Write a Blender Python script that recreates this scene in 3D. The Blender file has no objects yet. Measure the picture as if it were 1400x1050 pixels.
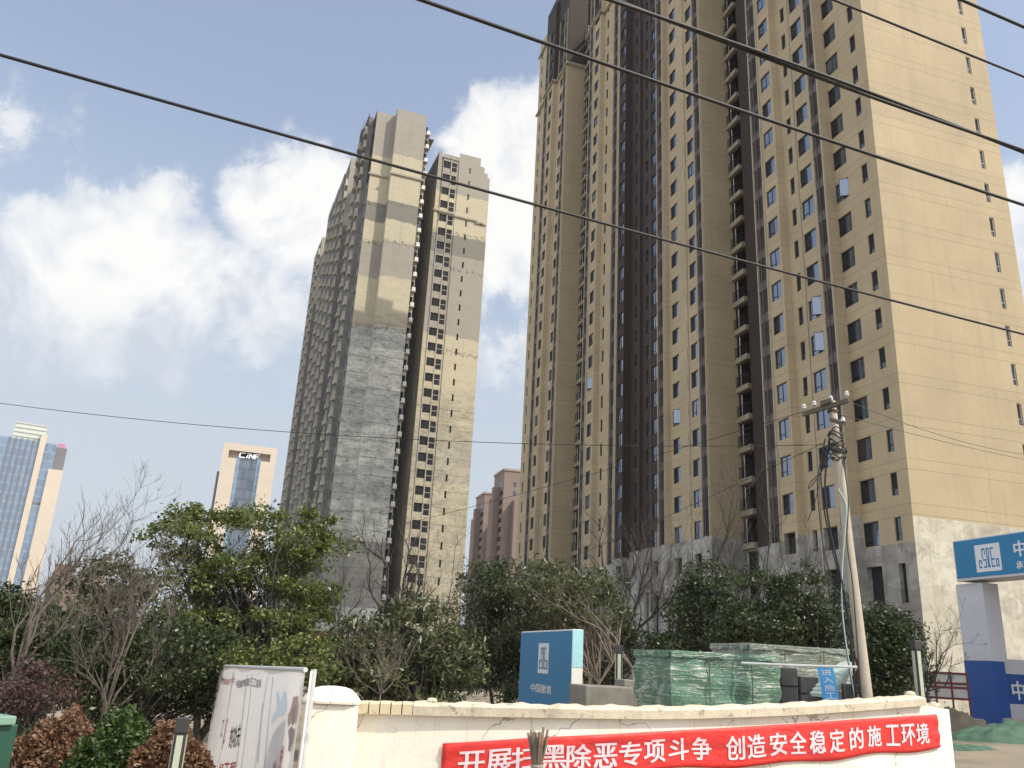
import bpy, math, random
import numpy as np
from mathutils import Vector, Matrix

rnd = random.Random(11)
nrng = np.random.default_rng(5)
S = bpy.context.scene
COL = S.collection
PI = math.pi

# ------------------------------------------------------------------ camera model (surveyed from the photo)
EYE = 2.2
FPX = 1138.6
PITCH, ROLL = 0.319883, 0.0530033
cp, sp, cr, sr = math.cos(PITCH), math.sin(PITCH), math.cos(ROLL), math.sin(ROLL)
_right = np.array([1, 0, 0.]); FWD = np.array([0, cp, sp]); _down = np.array([0, sp, -cp])
RGT = _right * cr - _down * sr
DWN = _right * sr + _down * cr

def ray(px, py):
    v = RGT * (px - 700) + DWN * (py - 525) + FWD * FPX
    return v / math.hypot(v[0], v[1])

def pt(px, py, D):
    v = ray(px, py)
    return np.array([v[0] * D, v[1] * D, EYE + v[2] * D])

def hit(px, py, O, u):
    """where the sight line meets the vertical plane O + s*u; returns s, z"""
    v = ray(px, py)
    A = np.array([[u[0], -v[0]], [u[1], -v[1]]])
    s, t = np.linalg.solve(A, -np.array(O[:2]))
    return s, EYE + v[2] * t

cam = bpy.data.cameras.new('camera')
cam.sensor_width = 36; cam.lens = 36 * FPX / 1400
cam.clip_start = 0.1; cam.clip_end = 6000
camo = bpy.data.objects.new('camera', cam); COL.objects.link(camo)
m = Matrix(((RGT[0], -DWN[0], -FWD[0], 0), (RGT[1], -DWN[1], -FWD[1], 0), (RGT[2], -DWN[2], -FWD[2], EYE), (0, 0, 0, 1)))
camo.matrix_world = m
S.camera = camo

# ------------------------------------------------------------------ scene helpers
ORG = {}

def tag(o, label=None, cat=None, group=None, kind=None):
    if label: o['label'] = label
    if cat: o['category'] = cat
    if group: o['group'] = group
    if kind: o['kind'] = kind
    return o

def thing(name, label, cat, loc=(0, 0, 0), group=None):
    o = bpy.data.objects.new(name, None); COL.objects.link(o)
    o.location = loc; o.empty_display_size = 0.2
    ORG[o.name] = np.array(loc, float)
    return tag(o, label, cat, group)

class MB:
    def __init__(s):
        s.V = []; s.F = []; s.M = []
    def quad(s, a, b, c, d, m=0):
        i = len(s.V); s.V += [tuple(a), tuple(b), tuple(c), tuple(d)]; s.F.append((i, i+1, i+2, i+3)); s.M.append(m)
    def poly(s, pts, m=0):
        i = len(s.V); s.V += [tuple(p) for p in pts]; s.F.append(tuple(range(i, i+len(pts)))); s.M.append(m)
    def box(s, o, a, b, c, m=0):
        o, a, b, c = (np.array(x, float) for x in (o, a, b, c))
        if np.dot(np.cross(a, b), c) < 0: o = o + a; a = -a
        i = len(s.V)
        s.V += [tuple(o + x*a + y*b + z*c) for z in (0, 1) for y in (0, 1) for x in (0, 1)]
        for f in ((0, 2, 3, 1), (4, 5, 7, 6), (0, 1, 5, 4), (2, 6, 7, 3), (0, 4, 6, 2), (1, 3, 7, 5)):
            s.F.append(tuple(i + k for k in f)); s.M.append(m)
    def cbox(s, c, sx, sy, sz, m=0, rz=0):
        ux = np.array([math.cos(rz), math.sin(rz), 0]); uy = np.array([-math.sin(rz), math.cos(rz), 0])
        c = np.array(c, float)
        s.box(c - ux*sx/2 - uy*sy/2, ux*sx, uy*sy, (0, 0, sz), m)
    def tube(s, pts, rad, n=6, m=0, cap=True):
        P = [np.array(p, float) for p in pts]
        if not hasattr(rad, '__len__'): rad = [rad] * len(P)
        i0 = len(s.V); ref = None
        for k, p in enumerate(P):
            t = P[min(k+1, len(P)-1)] - P[max(k-1, 0)]
            t = t / (np.linalg.norm(t) + 1e-9)
            if ref is None:
                ref = np.array([0, 0, 1.]) if abs(t[2]) < .9 else np.array([1., 0, 0])
            a = ref - t * np.dot(ref, t); a /= (np.linalg.norm(a) + 1e-9); ref = a
            b = np.cross(t, a)
            for j in range(n):
                w = 2*PI*j/n
                s.V.append(tuple(p + rad[k]*(a*math.cos(w) + b*math.sin(w))))
        for k in range(len(P)-1):
            for j in range(n):
                a0 = i0 + k*n + j; a1 = i0 + k*n + (j+1) % n
                s.F.append((a0, a1, a1+n, a0+n)); s.M.append(m)
        if cap:
            s.F.append(tuple(i0 + j for j in range(n))[::-1]); s.M.append(m)
            s.F.append(tuple(i0 + (len(P)-1)*n + j for j in range(n))); s.M.append(m)
    def lathe(s, c, prof, n=16, m=0):
        c = np.array(c, float); i0 = len(s.V)
        for r, z in prof:
            for j in range(n):
                w = 2*PI*j/n; s.V.append((c[0]+r*math.cos(w), c[1]+r*math.sin(w), c[2]+z))
        for k in range(len(prof)-1):
            for j in range(n):
                a0 = i0+k*n+j; a1 = i0+k*n+(j+1) % n
                s.F.append((a0, a1, a1+n, a0+n)); s.M.append(m)
    def build(s, name, mats, parent=None, smooth=False, local=False, loc=None):
        V = np.array(s.V, float)
        me = bpy.data.meshes.new(name)
        off = np.zeros(3)
        if not local:
            if parent is not None: off = ORG.get(parent.name, off)
            elif loc is not None: off = np.array(loc, float)
            V = V - off
        me.from_pydata(V.tolist(), [], s.F)
        if not isinstance(mats, (list, tuple)): mats = [mats]
        for q in mats: me.materials.append(q)
        if len(mats) > 1: me.polygons.foreach_set('material_index', s.M)
        if smooth: me.polygons.foreach_set('use_smooth', [True]*len(s.F))
        me.update()
        o = bpy.data.objects.new(name, me); COL.objects.link(o)
        ORG[o.name] = off
        if parent is not None: o.parent = parent
        elif loc is not None: o.location = loc
        return o

def bevel(o, w=.01, seg=2):
    b = o.modifiers.new('bevel', 'BEVEL'); b.width = w; b.segments = seg; b.limit_method = 'ANGLE'; b.angle_limit = math.radians(40)
    return o

# ------------------------------------------------------------------ materials
def newmat(name):
    mt = bpy.data.materials.new(name); mt.use_nodes = True
    nt = mt.node_tree
    return mt, nt, nt.nodes['Principled BSDF']

def N(nt, t, **kw):
    n = nt.nodes.new(t)
    for k, v in kw.items():
        if k.startswith('i_'): n.inputs[k[2:].replace('_', ' ')].default_value = v
        else: setattr(n, k, v)
    return n

def L(nt, a, b): nt.links.new(a, b)

def ramp(nt, fac, stops, interp='LINEAR'):
    r = nt.nodes.new('ShaderNodeValToRGB'); r.color_ramp.interpolation = interp
    e = r.color_ramp.elements
    while len(e) < len(stops): e.new(0.5)
    for x, (p, c) in zip(e, stops):
        x.position = p; x.color = (*c, 1) if len(c) == 3 else c
    L(nt, fac, r.inputs['Fac']); return r.outputs['Color']

def noise(nt, vec, scale, detail=4, rough=.55, dist=0):
    n = N(nt, 'ShaderNodeTexNoise'); n.inputs['Scale'].default_value = scale; n.inputs['Detail'].default_value = detail
    n.inputs['Roughness'].default_value = rough; n.inputs['Distortion'].default_value = dist
    if vec is not None: L(nt, vec, n.inputs['Vector'])
    return n.outputs['Fac']

def mixc(nt, fac, a, b, mode='MIX'):
    x = N(nt, 'ShaderNodeMix', data_type='RGBA', blend_type=mode)
    for sock, v in ((x.inputs[0], fac), (x.inputs[6], a), (x.inputs[7], b)):
        if hasattr(v, 'is_linked'): L(nt, v, sock)
        elif isinstance(v, (int, float)): sock.default_value = v
        else: sock.default_value = (*v, 1)
    return x.outputs[2]

def mth(nt, op, a, b=None, c=None):
    x = N(nt, 'ShaderNodeMath', operation=op)
    for i, v in enumerate((a, b, c)):
        if v is None: continue
        if hasattr(v, 'is_linked'): L(nt, v, x.inputs[i])
        else: x.inputs[i].default_value = v
    return x.outputs[0]

def coords(nt, scale=(1, 1, 1), kind='Object'):
    tc = N(nt, 'ShaderNodeTexCoord'); mp = N(nt, 'ShaderNodeMapping')
    mp.inputs['Scale'].default_value = scale
    L(nt, tc.outputs[kind], mp.inputs['Vector']); return mp.outputs['Vector'], tc.outputs[kind]

def bump(nt, bs, h, strength=.3, dist=.02):
    b = N(nt, 'ShaderNodeBump'); b.inputs['Strength'].default_value = strength; b.inputs['Distance'].default_value = dist
    L(nt, h, b.inputs['Height']); L(nt, b.outputs['Normal'], bs.inputs['Normal'])

def plain(name, col, rough=.6, var=.12, scale=3., metal=0, bmp=0, streak=0, dirt=None):
    """one colour broken up by noise, optional vertical streaks and dirt blotches"""
    mt, nt, bs = newmat(name)
    v, _ = coords(nt)
    f = noise(nt, v, scale, 5, .6)
    c = np.array(col)
    out = ramp(nt, f, [(.25, tuple(c*(1-var))), (.75, tuple(np.minimum(c*(1+var), .95)))])
    if streak:
        vs, _ = coords(nt, (6, 6, .35))
        sfc = noise(nt, vs, 1.3, 4, .6)
        k = ramp(nt, sfc, [(.52, (0, 0, 0)), (.72, (1, 1, 1))])
        out = mixc(nt, mth(nt, 'MULTIPLY', k, streak), out, tuple(c*.45))
    if dirt:
        d = noise(nt, v, dirt[1], 6, .7)
        k = ramp(nt, d, [(dirt[2], (0, 0, 0)), (dirt[2]+.1, (1, 1, 1))])
        out = mixc(nt, mth(nt, 'MULTIPLY', k, .8), out, dirt[0])
    L(nt, out, bs.inputs['Base Color'])
    bs.inputs['Roughness'].default_value = rough; bs.inputs['Metallic'].default_value = metal
    if bmp: bump(nt, bs, noise(nt, v, scale*6, 4), bmp, .02)
    return mt

ZL0, FH = 12.47, 2.8

def stucco(name, col, z0, fh, lines=True):
    mt, nt, bs = newmat(name)
    v, raw = coords(nt)
    c = np.array(col)
    f = noise(nt, v, .22, 5, .6)
    out = ramp(nt, f, [(.3, tuple(c*.88)), (.7, tuple(c*1.08))])
    f2 = noise(nt, v, 7, 5, .7)
    out = mixc(nt, .5, out, ramp(nt, f2, [(.3, (.44, .44, .44)), (.7, (.56, .56, .56))]), 'OVERLAY')
    s3 = N(nt, 'ShaderNodeSeparateXYZ'); L(nt, raw, s3.inputs[0])
    fl = mth(nt, 'FLOOR', mth(nt, 'DIVIDE', mth(nt, 'SUBTRACT', s3.outputs[2], z0 - 10*fh), fh))
    wn = N(nt, 'ShaderNodeTexWhiteNoise', noise_dimensions='1D'); L(nt, fl, wn.inputs['W'])
    out = mixc(nt, .35, out, ramp(nt, wn.outputs['Value'], [(0, (.46, .46, .46)), (1, (.54, .53, .52))]), 'OVERLAY')
    vs, _ = coords(nt, (2.2, 2.2, .12))
    k = ramp(nt, noise(nt, vs, 1.1, 5, .65), [(.52, (0, 0, 0)), (.8, (1, 1, 1))])
    out = mixc(nt, mth(nt, 'MULTIPLY', k, .38), out, tuple(c*.55))
    if lines:
        sx = N(nt, 'ShaderNodeSeparateXYZ'); L(nt, raw, sx.inputs[0])
        u = mth(nt, 'DIVIDE', mth(nt, 'SUBTRACT', sx.outputs[2], z0 - 10*fh), fh)
        fr = mth(nt, 'FRACT', u)
        a = mth(nt, 'LESS_THAN', fr, .012)
        b = mth(nt, 'LESS_THAN', mth(nt, 'ABSOLUTE', mth(nt, 'SUBTRACT', fr, 1 - .65/fh)), .006)
        ln = mth(nt, 'MAXIMUM', a, b)
        out = mixc(nt, mth(nt, 'MULTIPLY', ln, .62), out, tuple(c*.3))
    L(nt, out, bs.inputs['Base Color']); bs.inputs['Roughness'].default_value = .85
    bump(nt, bs, noise(nt, v, 30, 3), .15, .01)
    return mt

def concrete(name, a, b, dark, fh=2.8):
    """formwork concrete: pour patches, blotches, run-off streaks"""
    mt, nt, bs = newmat(name)
    v, _ = coords(nt, (.55, .55, .36))
    vo = N(nt, 'ShaderNodeTexVoronoi', distance='CHEBYCHEV'); vo.inputs['Scale'].default_value = 1.0; vo.inputs['Randomness'].default_value = .55
    nz = N(nt, 'ShaderNodeTexNoise'); nz.inputs['Scale'].default_value = .5; L(nt, v, nz.inputs['Vector'])
    vm = N(nt, 'ShaderNodeVectorMath', operation='MULTIPLY_ADD'); L(nt, nz.outputs['Color'], vm.inputs[0]); vm.inputs[1].default_value = (.25, .25, .25); L(nt, v, vm.inputs[2])
    L(nt, vm.outputs[0], vo.inputs['Vector'])
    sc = N(nt, 'ShaderNodeSeparateColor'); L(nt, vo.outputs['Color'], sc.inputs[0])
    out = mixc(nt, sc.outputs[0], a, b)
    v2, _ = coords(nt)
    k = ramp(nt, noise(nt, v2, .9, 7, .72, .6), [(.45, (0, 0, 0)), (.68, (1, 1, 1))])
    out = mixc(nt, mth(nt, 'MULTIPLY', k, .75), out, dark)
    k2 = ramp(nt, noise(nt, v2, 4, 7, .75), [(.58, (0, 0, 0)), (.72, (1, 1, 1))])
    out = mixc(nt, mth(nt, 'MULTIPLY', k2, .6), out, tuple(np.array(dark)*.6))
    vs, _ = coords(nt, (1.8, 1.8, .1))
    k3 = ramp(nt, noise(nt, vs, 1.2, 5, .65), [(.56, (0, 0, 0)), (.75, (1, 1, 1))])
    out = mixc(nt, mth(nt, 'MULTIPLY', k3, .45), out, tuple(np.array(dark)*.8))
    L(nt, out, bs.inputs['Base Color']); bs.inputs['Roughness'].default_value = .9
    bump(nt, bs, noise(nt, v2, 9, 5), .3, .03)
    return mt

def banded(name, stops, zmax, dark, rough_below, wob=1.5):
    """half plastered tower: bands of render of different age, bare concrete lower down"""
    mt, nt, bs = newmat(name)
    v, raw = coords(nt)
    sx = N(nt, 'ShaderNodeSeparateXYZ'); L(nt, raw, sx.inputs[0])
    w = mth(nt, 'MULTIPLY', mth(nt, 'SUBTRACT', noise(nt, v, .13, 3, .5), .5), wob*3)
    w2 = mth(nt, 'MULTIPLY', mth(nt, 'SUBTRACT', noise(nt, v, 1.6, 4, .6), .5), 1.0)
    z = mth(nt, 'ADD', sx.outputs[2], mth(nt, 'ADD', w, w2))
    out = ramp(nt, mth(nt, 'DIVIDE', z, zmax), [(p/zmax, c) for p, c in stops], 'CONSTANT')
    vh, _ = coords(nt, (.7, .7, 1.5))
    k = ramp(nt, noise(nt, vh, .3, 9, .78, .1), [(.40, (0, 0, 0)), (.60, (1, 1, 1))])
    below = ramp(nt, mth(nt, 'DIVIDE', z, zmax), [(rough_below/zmax, (1, 1, 1)), ((rough_below+6)/zmax, (.2, .2, .2))])
    kk = mth(nt, 'MULTIPLY', k, below)
    out = mixc(nt, mth(nt, 'MULTIPLY', kk, .55), out, dark)
    k2 = ramp(nt, noise(nt, vh, 1.3, 9, .8), [(.50, (0, 0, 0)), (.60, (1, 1, 1))])
    out = mixc(nt, mth(nt, 'MULTIPLY', mth(nt, 'MULTIPLY', k2, below), .6), out, tuple(np.array(dark)*.7))
    vs, _ = coords(nt, (1.2, 1.2, .05))
    k3 = ramp(nt, noise(nt, vs, 1.2, 5, .65), [(.55, (0, 0, 0)), (.78, (1, 1, 1))])
    out = mixc(nt, mth(nt, 'MULTIPLY', k3, .3), out, tuple(np.array(dark)*.8))
    for zc in (80.8, 56, 73):
        cru = mth(nt, 'MULTIPLY', mth(nt, 'LESS_THAN', mth(nt, 'ABSOLUTE', mth(nt, 'SUBTRACT', z, zc)), .45), ramp(nt, noise(nt, v, 1.9, 7, .75), [(.5, (0, 0, 0)), (.56, (1, 1, 1))]))
        out = mixc(nt, mth(nt, 'MULTIPLY', cru, .75), out, (.09, .08, .065))
    fr = mth(nt, 'FRACT', mth(nt, 'DIVIDE', mth(nt, 'ADD', sx.outputs[2], mth(nt, 'MULTIPLY', noise(nt, v, 2.5, 3), .25)), 3.0))
    ln = mth(nt, 'MULTIPLY', mth(nt, 'LESS_THAN', fr, .05), mth(nt, 'MULTIPLY', below, .5))
    out = mixc(nt, ln, out, tuple(np.array(dark)*.8))
    L(nt, out, bs.inputs['Base Color']); bs.inputs['Roughness'].default_value = .9
    bump(nt, bs, noise(nt, v, 5, 5), .3, .04)
    return mt

def glassmat(name, base, refl, f=.4, rough=.04):
    mt, nt, bs = newmat(name)
    v, _ = coords(nt)
    bs.inputs['Base Color'].default_value = (*base, 1); bs.inputs['Roughness'].default_value = .1
    g = N(nt, 'ShaderNodeBsdfGlossy'); g.inputs['Color'].default_value = (*refl, 1); g.inputs['Roughness'].default_value = rough
    mx = N(nt, 'ShaderNodeMixShader'); mx.inputs[0].default_value = f
    L(nt, bs.outputs[0], mx.inputs[1]); L(nt, g.outputs[0], mx.inputs[2])
    L(nt, mx.outputs[0], nt.nodes['Material Output'].inputs['Surface'])
    return mt

def leafmat(name, cols, rough=.45, trans=.25):
    mt, nt, bs = newmat(name)
    g = N(nt, 'ShaderNodeNewGeometry')
    out = ramp(nt, g.outputs['Random Per Island'], [(i/(len(cols)-1), c) for i, c in enumerate(cols)])
    L(nt, out, bs.inputs['Base Color']); bs.inputs['Roughness'].default_value = rough
    bs.inputs['Specular IOR Level'].default_value = .5
    t = N(nt, 'ShaderNodeBsdfTranslucent'); L(nt, out, t.inputs['Color'])
    mx = N(nt, 'ShaderNodeMixShader'); mx.inputs[0].default_value = trans
    L(nt, bs.outputs[0], mx.inputs[1]); L(nt, t.outputs[0], mx.inputs[2])
    L(nt, mx.outputs[0], nt.nodes['Material Output'].inputs['Surface'])
    return mt

BEIGE = (.402, .320, .198)
M = {}
M['beige'] = stucco('beige_stucco', BEIGE, ZL0, FH)
M['brown'] = stucco('brown_stucco', (.033, .0200, .0130), ZL0, FH, False)
M['conc'] = concrete('bare_concrete', (.40, .385, .34), (.235, .22, .19), (.12, .11, .095))  # darker copy of the concrete, for the shaded facades
M['conc_light'] = concrete('pale_plastered_concrete', (.56, .52, .42), (.46, .42, .33), (.24, .215, .165))  # lighter copy for the end wall: sunlight put into the colour
M['trim'] = plain('pale_trim', (.37, .325, .225), .8, .15, 1.5, 0, 0, .3)
M['slat'] = plain('brown_slats', (.10, .077, .066), .65)
M['dark'] = plain('dark_interior', (.012, .012, .013), .9, .3)  # near-black backing: shade of unlit rooms put into the colour
M['frame'] = plain('dark_window_frame', (.03, .03, .033), .4)
M['white_frame'] = plain('pale_frame', (.5, .49, .46), .5)
M['glass'] = glassmat('blue_grey_glass', (.055, .075, .105), (.55, .62, .74), .30)
M['glass2'] = glassmat('dim_glass', (.012, .014, .017), (.5, .55, .6), .12)
M['metal'] = plain('dark_railing_metal', (.035, .035, .037), .4, .1, 3, .6)
M['pipe'] = plain('white_pipe', (.55, .55, .52), .4)
cream, taupe, dtaupe = (.47, .415, .29), (.315, .285, .235), (.20, .185, .155)
gconc, gconc2 = (.68, .66, .57), (.54, .535, .47)
M['B_front'] = banded('weathered_render_front', [(0, gconc), (9, (.38, .35, .29)), (19, gconc), (25.5, gconc2), (31, gconc), (38, gconc2), (45, gconc), (52, gconc2), (56, cream), (66, taupe), (73, cream), (77.2, dtaupe), (80.8, cream), (91, taupe)], 110, (.13, .135, .125), 55, .25)
M['B_right'] = banded('weathered_render_wing', [(0, (.42, .37, .28)), (8, cream), (14, (.43, .39, .29)), (19, cream), (31, (.41, .37, .28)), (40, cream), (59, taupe), (76, dtaupe), (80, cream), (89, taupe)], 110, (.20, .18, .14), 45, .4)
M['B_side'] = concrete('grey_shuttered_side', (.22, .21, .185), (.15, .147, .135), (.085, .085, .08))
M['B_trim'] = plain('pale_concrete_ledge', (.42, .38, .30), .9, .2, .6)
M['acbox'] = plain('off_white_metal', (.62, .60, .54), .5)

# ------------------------------------------------------------------ sky, sun
SUN_AZ, SUN_EL = 118.6, 46.0
w = bpy.data.worlds.new('World'); S.world = w; w.use_nodes = True
nt = w.node_tree; bg = nt.nodes['Background']
sky = N(nt, 'ShaderNodeTexSky', sky_type='NISHITA', sun_disc=False)
sky.sun_elevation = math.radians(SUN_EL); sky.sun_rotation = math.radians(SUN_AZ)
sky.air_density = 1.0; sky.dust_density = 2.2; sky.ozone_density = 1.0
tc = N(nt, 'ShaderNodeTexCoord')
nrm = N(nt, 'ShaderNodeVectorMath', operation='NORMALIZE'); L(nt, tc.outputs['Generated'], nrm.inputs[0])
sx = N(nt, 'ShaderNodeSeparateXYZ'); L(nt, nrm.outputs[0], sx.inputs[0])
az = mth(nt, 'ARCTAN2', sx.outputs[0], sx.outputs[1])
el = mth(nt, 'ARCSINE', sx.outputs[2])
cb = N(nt, 'ShaderNodeCombineXYZ'); L(nt, az, cb.inputs[0]); L(nt, el, cb.inputs[1])
P2 = cb.outputs[0]
big = noise(nt, P2, 5.5, 9, .58, .35)
fine = noise(nt, P2, 21, 9, .66, .25)
wob = mth(nt, 'ADD', mth(nt, 'MULTIPLY', mth(nt, 'SUBTRACT', big, .5), 1.9), mth(nt, 'MULTIPLY', mth(nt, 'SUBTRACT', fine, .5), 1.5))
CLOUDS = [  # centre px, radii px, weight : where each cumulus bank stands in the sky
    (60, 400, 210, 110, 1.0), (180, 330, 120, 75, 1.0), (225, 280, 50, 60, .7), (105, 330, 110, 60, .95), (20, 170, 70, 60, .45), (290, 360, 120, 60, .9),
    (395, 300, 90, 85, 1.1), (440, 250, 60, 50, 1.0), (335, 285, 45, 60, .85), (300, 400, 180, 90, .85),
    (720, 175, 62, 62, 1.15), (675, 200, 70, 75, 1.1), (617, 193, 28, 15, .8), (700, 300, 110, 130, 1.1), (780, 250, 120, 130, 1.0),
    (1395, 300, 60, 80, 1.0), (1500, 420, 160, 120, .9), (-150, 380, 200, 160, .9), (500, 470, 260, 60, .45)]
dens = None; litv = None
for cx, cy, rx, ry, wt in CLOUDS:
    v0 = ray(cx, cy); a0 = math.atan2(v0[0], v0[1]); e0 = math.atan(v0[2])
    v1 = ray(cx+rx, cy); v2 = ray(cx, cy-ry)
    ra = abs(math.atan2(v1[0], v1[1]) - a0) + 1e-4; re = abs(math.atan(v2[2]) - e0) + 1e-4
    dx = mth(nt, 'DIVIDE', mth(nt, 'SUBTRACT', az, a0), ra); dy = mth(nt, 'DIVIDE', mth(nt, 'SUBTRACT', el, e0), re)
    d2 = mth(nt, 'SQRT', mth(nt, 'ADD', mth(nt, 'MULTIPLY', dx, dx), mth(nt, 'MULTIPLY', dy, dy)))
    b = mth(nt, 'MULTIPLY', mth(nt, 'SUBTRACT', 1.25, d2), wt)
    dens = b if dens is None else mth(nt, 'MAXIMUM', dens, b)
field = mth(nt, 'ADD', dens, wob)
# added cloud banks out of view, brightened to fill the shaded facades
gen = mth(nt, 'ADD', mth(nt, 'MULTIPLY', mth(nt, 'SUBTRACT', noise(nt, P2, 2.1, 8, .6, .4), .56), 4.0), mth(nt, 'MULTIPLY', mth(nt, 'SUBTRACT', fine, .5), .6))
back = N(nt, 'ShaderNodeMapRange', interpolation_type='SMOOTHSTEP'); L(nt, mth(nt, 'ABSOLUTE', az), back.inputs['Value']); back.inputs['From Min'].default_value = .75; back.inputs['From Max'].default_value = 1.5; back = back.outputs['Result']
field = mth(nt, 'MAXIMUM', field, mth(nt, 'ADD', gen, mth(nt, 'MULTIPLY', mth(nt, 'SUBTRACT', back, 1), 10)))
mask = ramp(nt, field, [(.0, (0, 0, 0)), (.16, (.16, .16, .16)), (.36, (.66, .66, .66)), (.75, (1, 1, 1))])
# body of the cloud: sunlit tops, bluish grey undersides
shade = noise(nt, P2, 9, 8, .6, .5)
up = mth(nt, 'MULTIPLY', mth(nt, 'SUBTRACT', el, .40), 1.5)
cs = ramp(nt, mth(nt, 'ADD', mth(nt, 'ADD', mth(nt, 'MULTIPLY', mth(nt, 'SUBTRACT', shade, .5), 1.9), .52), up), [(.22, (2.45, 2.62, 2.9)), (.42, (3.15, 3.22, 3.35)), (.62, (3.75, 3.72, 3.62))])
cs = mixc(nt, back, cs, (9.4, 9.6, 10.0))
hz = ramp(nt, el, [(.0, (1, 1, 1)), (.24, (.82, .82, .82)), (.42, (.38, .38, .38)), (.6, (.10, .10, .10)), (.9, (.03, .03, .03))])
skyb = mixc(nt, 1.0, sky.outputs[0], (.88, .82, .775), 'MULTIPLY')
base = mixc(nt, hz, skyb, (2.22, 2.38, 2.52))
base = mixc(nt, .22, base, (2.35, 2.65, 3.2))
base = mixc(nt, mth(nt, 'MULTIPLY', back, .6), base, (5.9, 6.2, 6.8))  # sky out of view made brighter as fill light
feet = ramp(nt, el, [(.16, (.12, .12, .12)), (.36, (.95, .95, .95))])
out = mixc(nt, mth(nt, 'MULTIPLY', mask, feet), base, cs)
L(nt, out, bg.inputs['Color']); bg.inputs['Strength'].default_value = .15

sl = bpy.data.lights.new('sun', 'SUN'); sl.energy = 2.3; sl.angle = math.radians(.5); sl.color = (1, .93, .80)
so = bpy.data.objects.new('sun', sl); COL.objects.link(so)
sd = Vector((math.sin(math.radians(SUN_AZ))*math.cos(math.radians(SUN_EL)), math.cos(math.radians(SUN_AZ))*math.cos(math.radians(SUN_EL)), math.sin(math.radians(SUN_EL))))
so.rotation_euler = sd.to_track_quat('Z', 'Y').to_euler(); so.location = (60, -30, 120)
S.view_settings.view_transform = 'Standard'; S.view_settings.look = 'None'; S.view_settings.exposure = 0.87; S.view_settings.gamma = 1.0

# ------------------------------------------------------------------ ground
def sm(a, b, x):
    t = min(max((x-a)/(b-a), 0), 1); return t*t*(3-2*t)

def ground_z(x, y):
    return -.45 + .45*sm(-7, 0, x) + .68*sm(1, 14, x)*sm(4, 16, y) - .6*sm(60, 120, math.hypot(x, y))*0

M['ground'] = plain('dusty_earth', (.25, .205, .145), .95, .25, .35, 0, .4, 0, ((.10, .105, .065), .12, .54))
xs = [-3000, -800, -200, -80] + list(np.arange(-40, 44, 2.)) + [60, 90, 200, 800, 3000]
ys = [-600, -100, -30] + list(np.arange(-10, 74, 2.)) + [100, 160, 300, 800, 4000]
g = MB(); nx = len(xs)
for y in ys:
    for x in xs: g.V.append((x, y, ground_z(x, y) + (.05*math.sin(x*1.3)*math.cos(y*.9) if abs(x) < 40 and abs(y) < 74 else 0)))
for j in range(len(ys)-1):
    for i in range(nx-1):
        a = j*nx+i; g.F.append((a, a+1, a+1+nx, a+nx)); g.M.append(0)
tag(g.build('ground', M['ground'], smooth=True), kind='structure')

# ------------------------------------------------------------------ tower kit
def panel(mb, P0, P1, z0, z1, zones, holes):
    """wall plane with real window openings. holes: (u0,u1,zb,zt,depth,back_mat or None)"""
    P0 = np.array(P0, float); P1 = np.array(P1, float)
    Ln = np.linalg.norm(P1-P0); u = (P1-P0)/Ln; n = np.array([-u[1], u[0]])
    def at(a, z, dep=0): q = P0 + u*a - n*dep; return (q[0], q[1], z)
    def zmat(z):
        r = zones[0][1]
        for zz, mm in zones:
            if z >= zz: r = mm
        return r
    us = sorted({0., Ln} | {h[0] for h in holes} | {h[1] for h in holes})
    zb = [z for z, _ in zones if z0 < z < z1]
    for a, b in zip(us[:-1], us[1:]):
        c = (a+b)/2
        hs = [h for h in holes if h[0] <= c <= h[1]]
        zs = sorted({z0, z1} | set(zb) | {h[2] for h in hs} | {h[3] for h in hs})
        for p, q in zip(zs[:-1], zs[1:]):
            k = (p+q)/2
            if any(h[2] < k < h[3] for h in hs): continue
            mb.quad(at(a, p), at(b, p), at(b, q), at(a, q), zmat(k))
    for a, b, p, q, dep, back in holes:
        k = zmat((p+q)/2)
        mb.quad(at(a, p), at(a, q), at(a, q, dep), at(a, p, dep), k)
        mb.quad(at(b, q), at(b, p), at(b, p, dep), at(b, q, dep), k)
        mb.quad(at(a, q), at(b, q), at(b, q, dep), at(a, q, dep), k)
        mb.quad(at(b, p), at(a, p), at(a, p, dep), at(b, p, dep), k)
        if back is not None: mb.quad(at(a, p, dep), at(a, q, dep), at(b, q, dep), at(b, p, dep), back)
    return u, n

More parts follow.
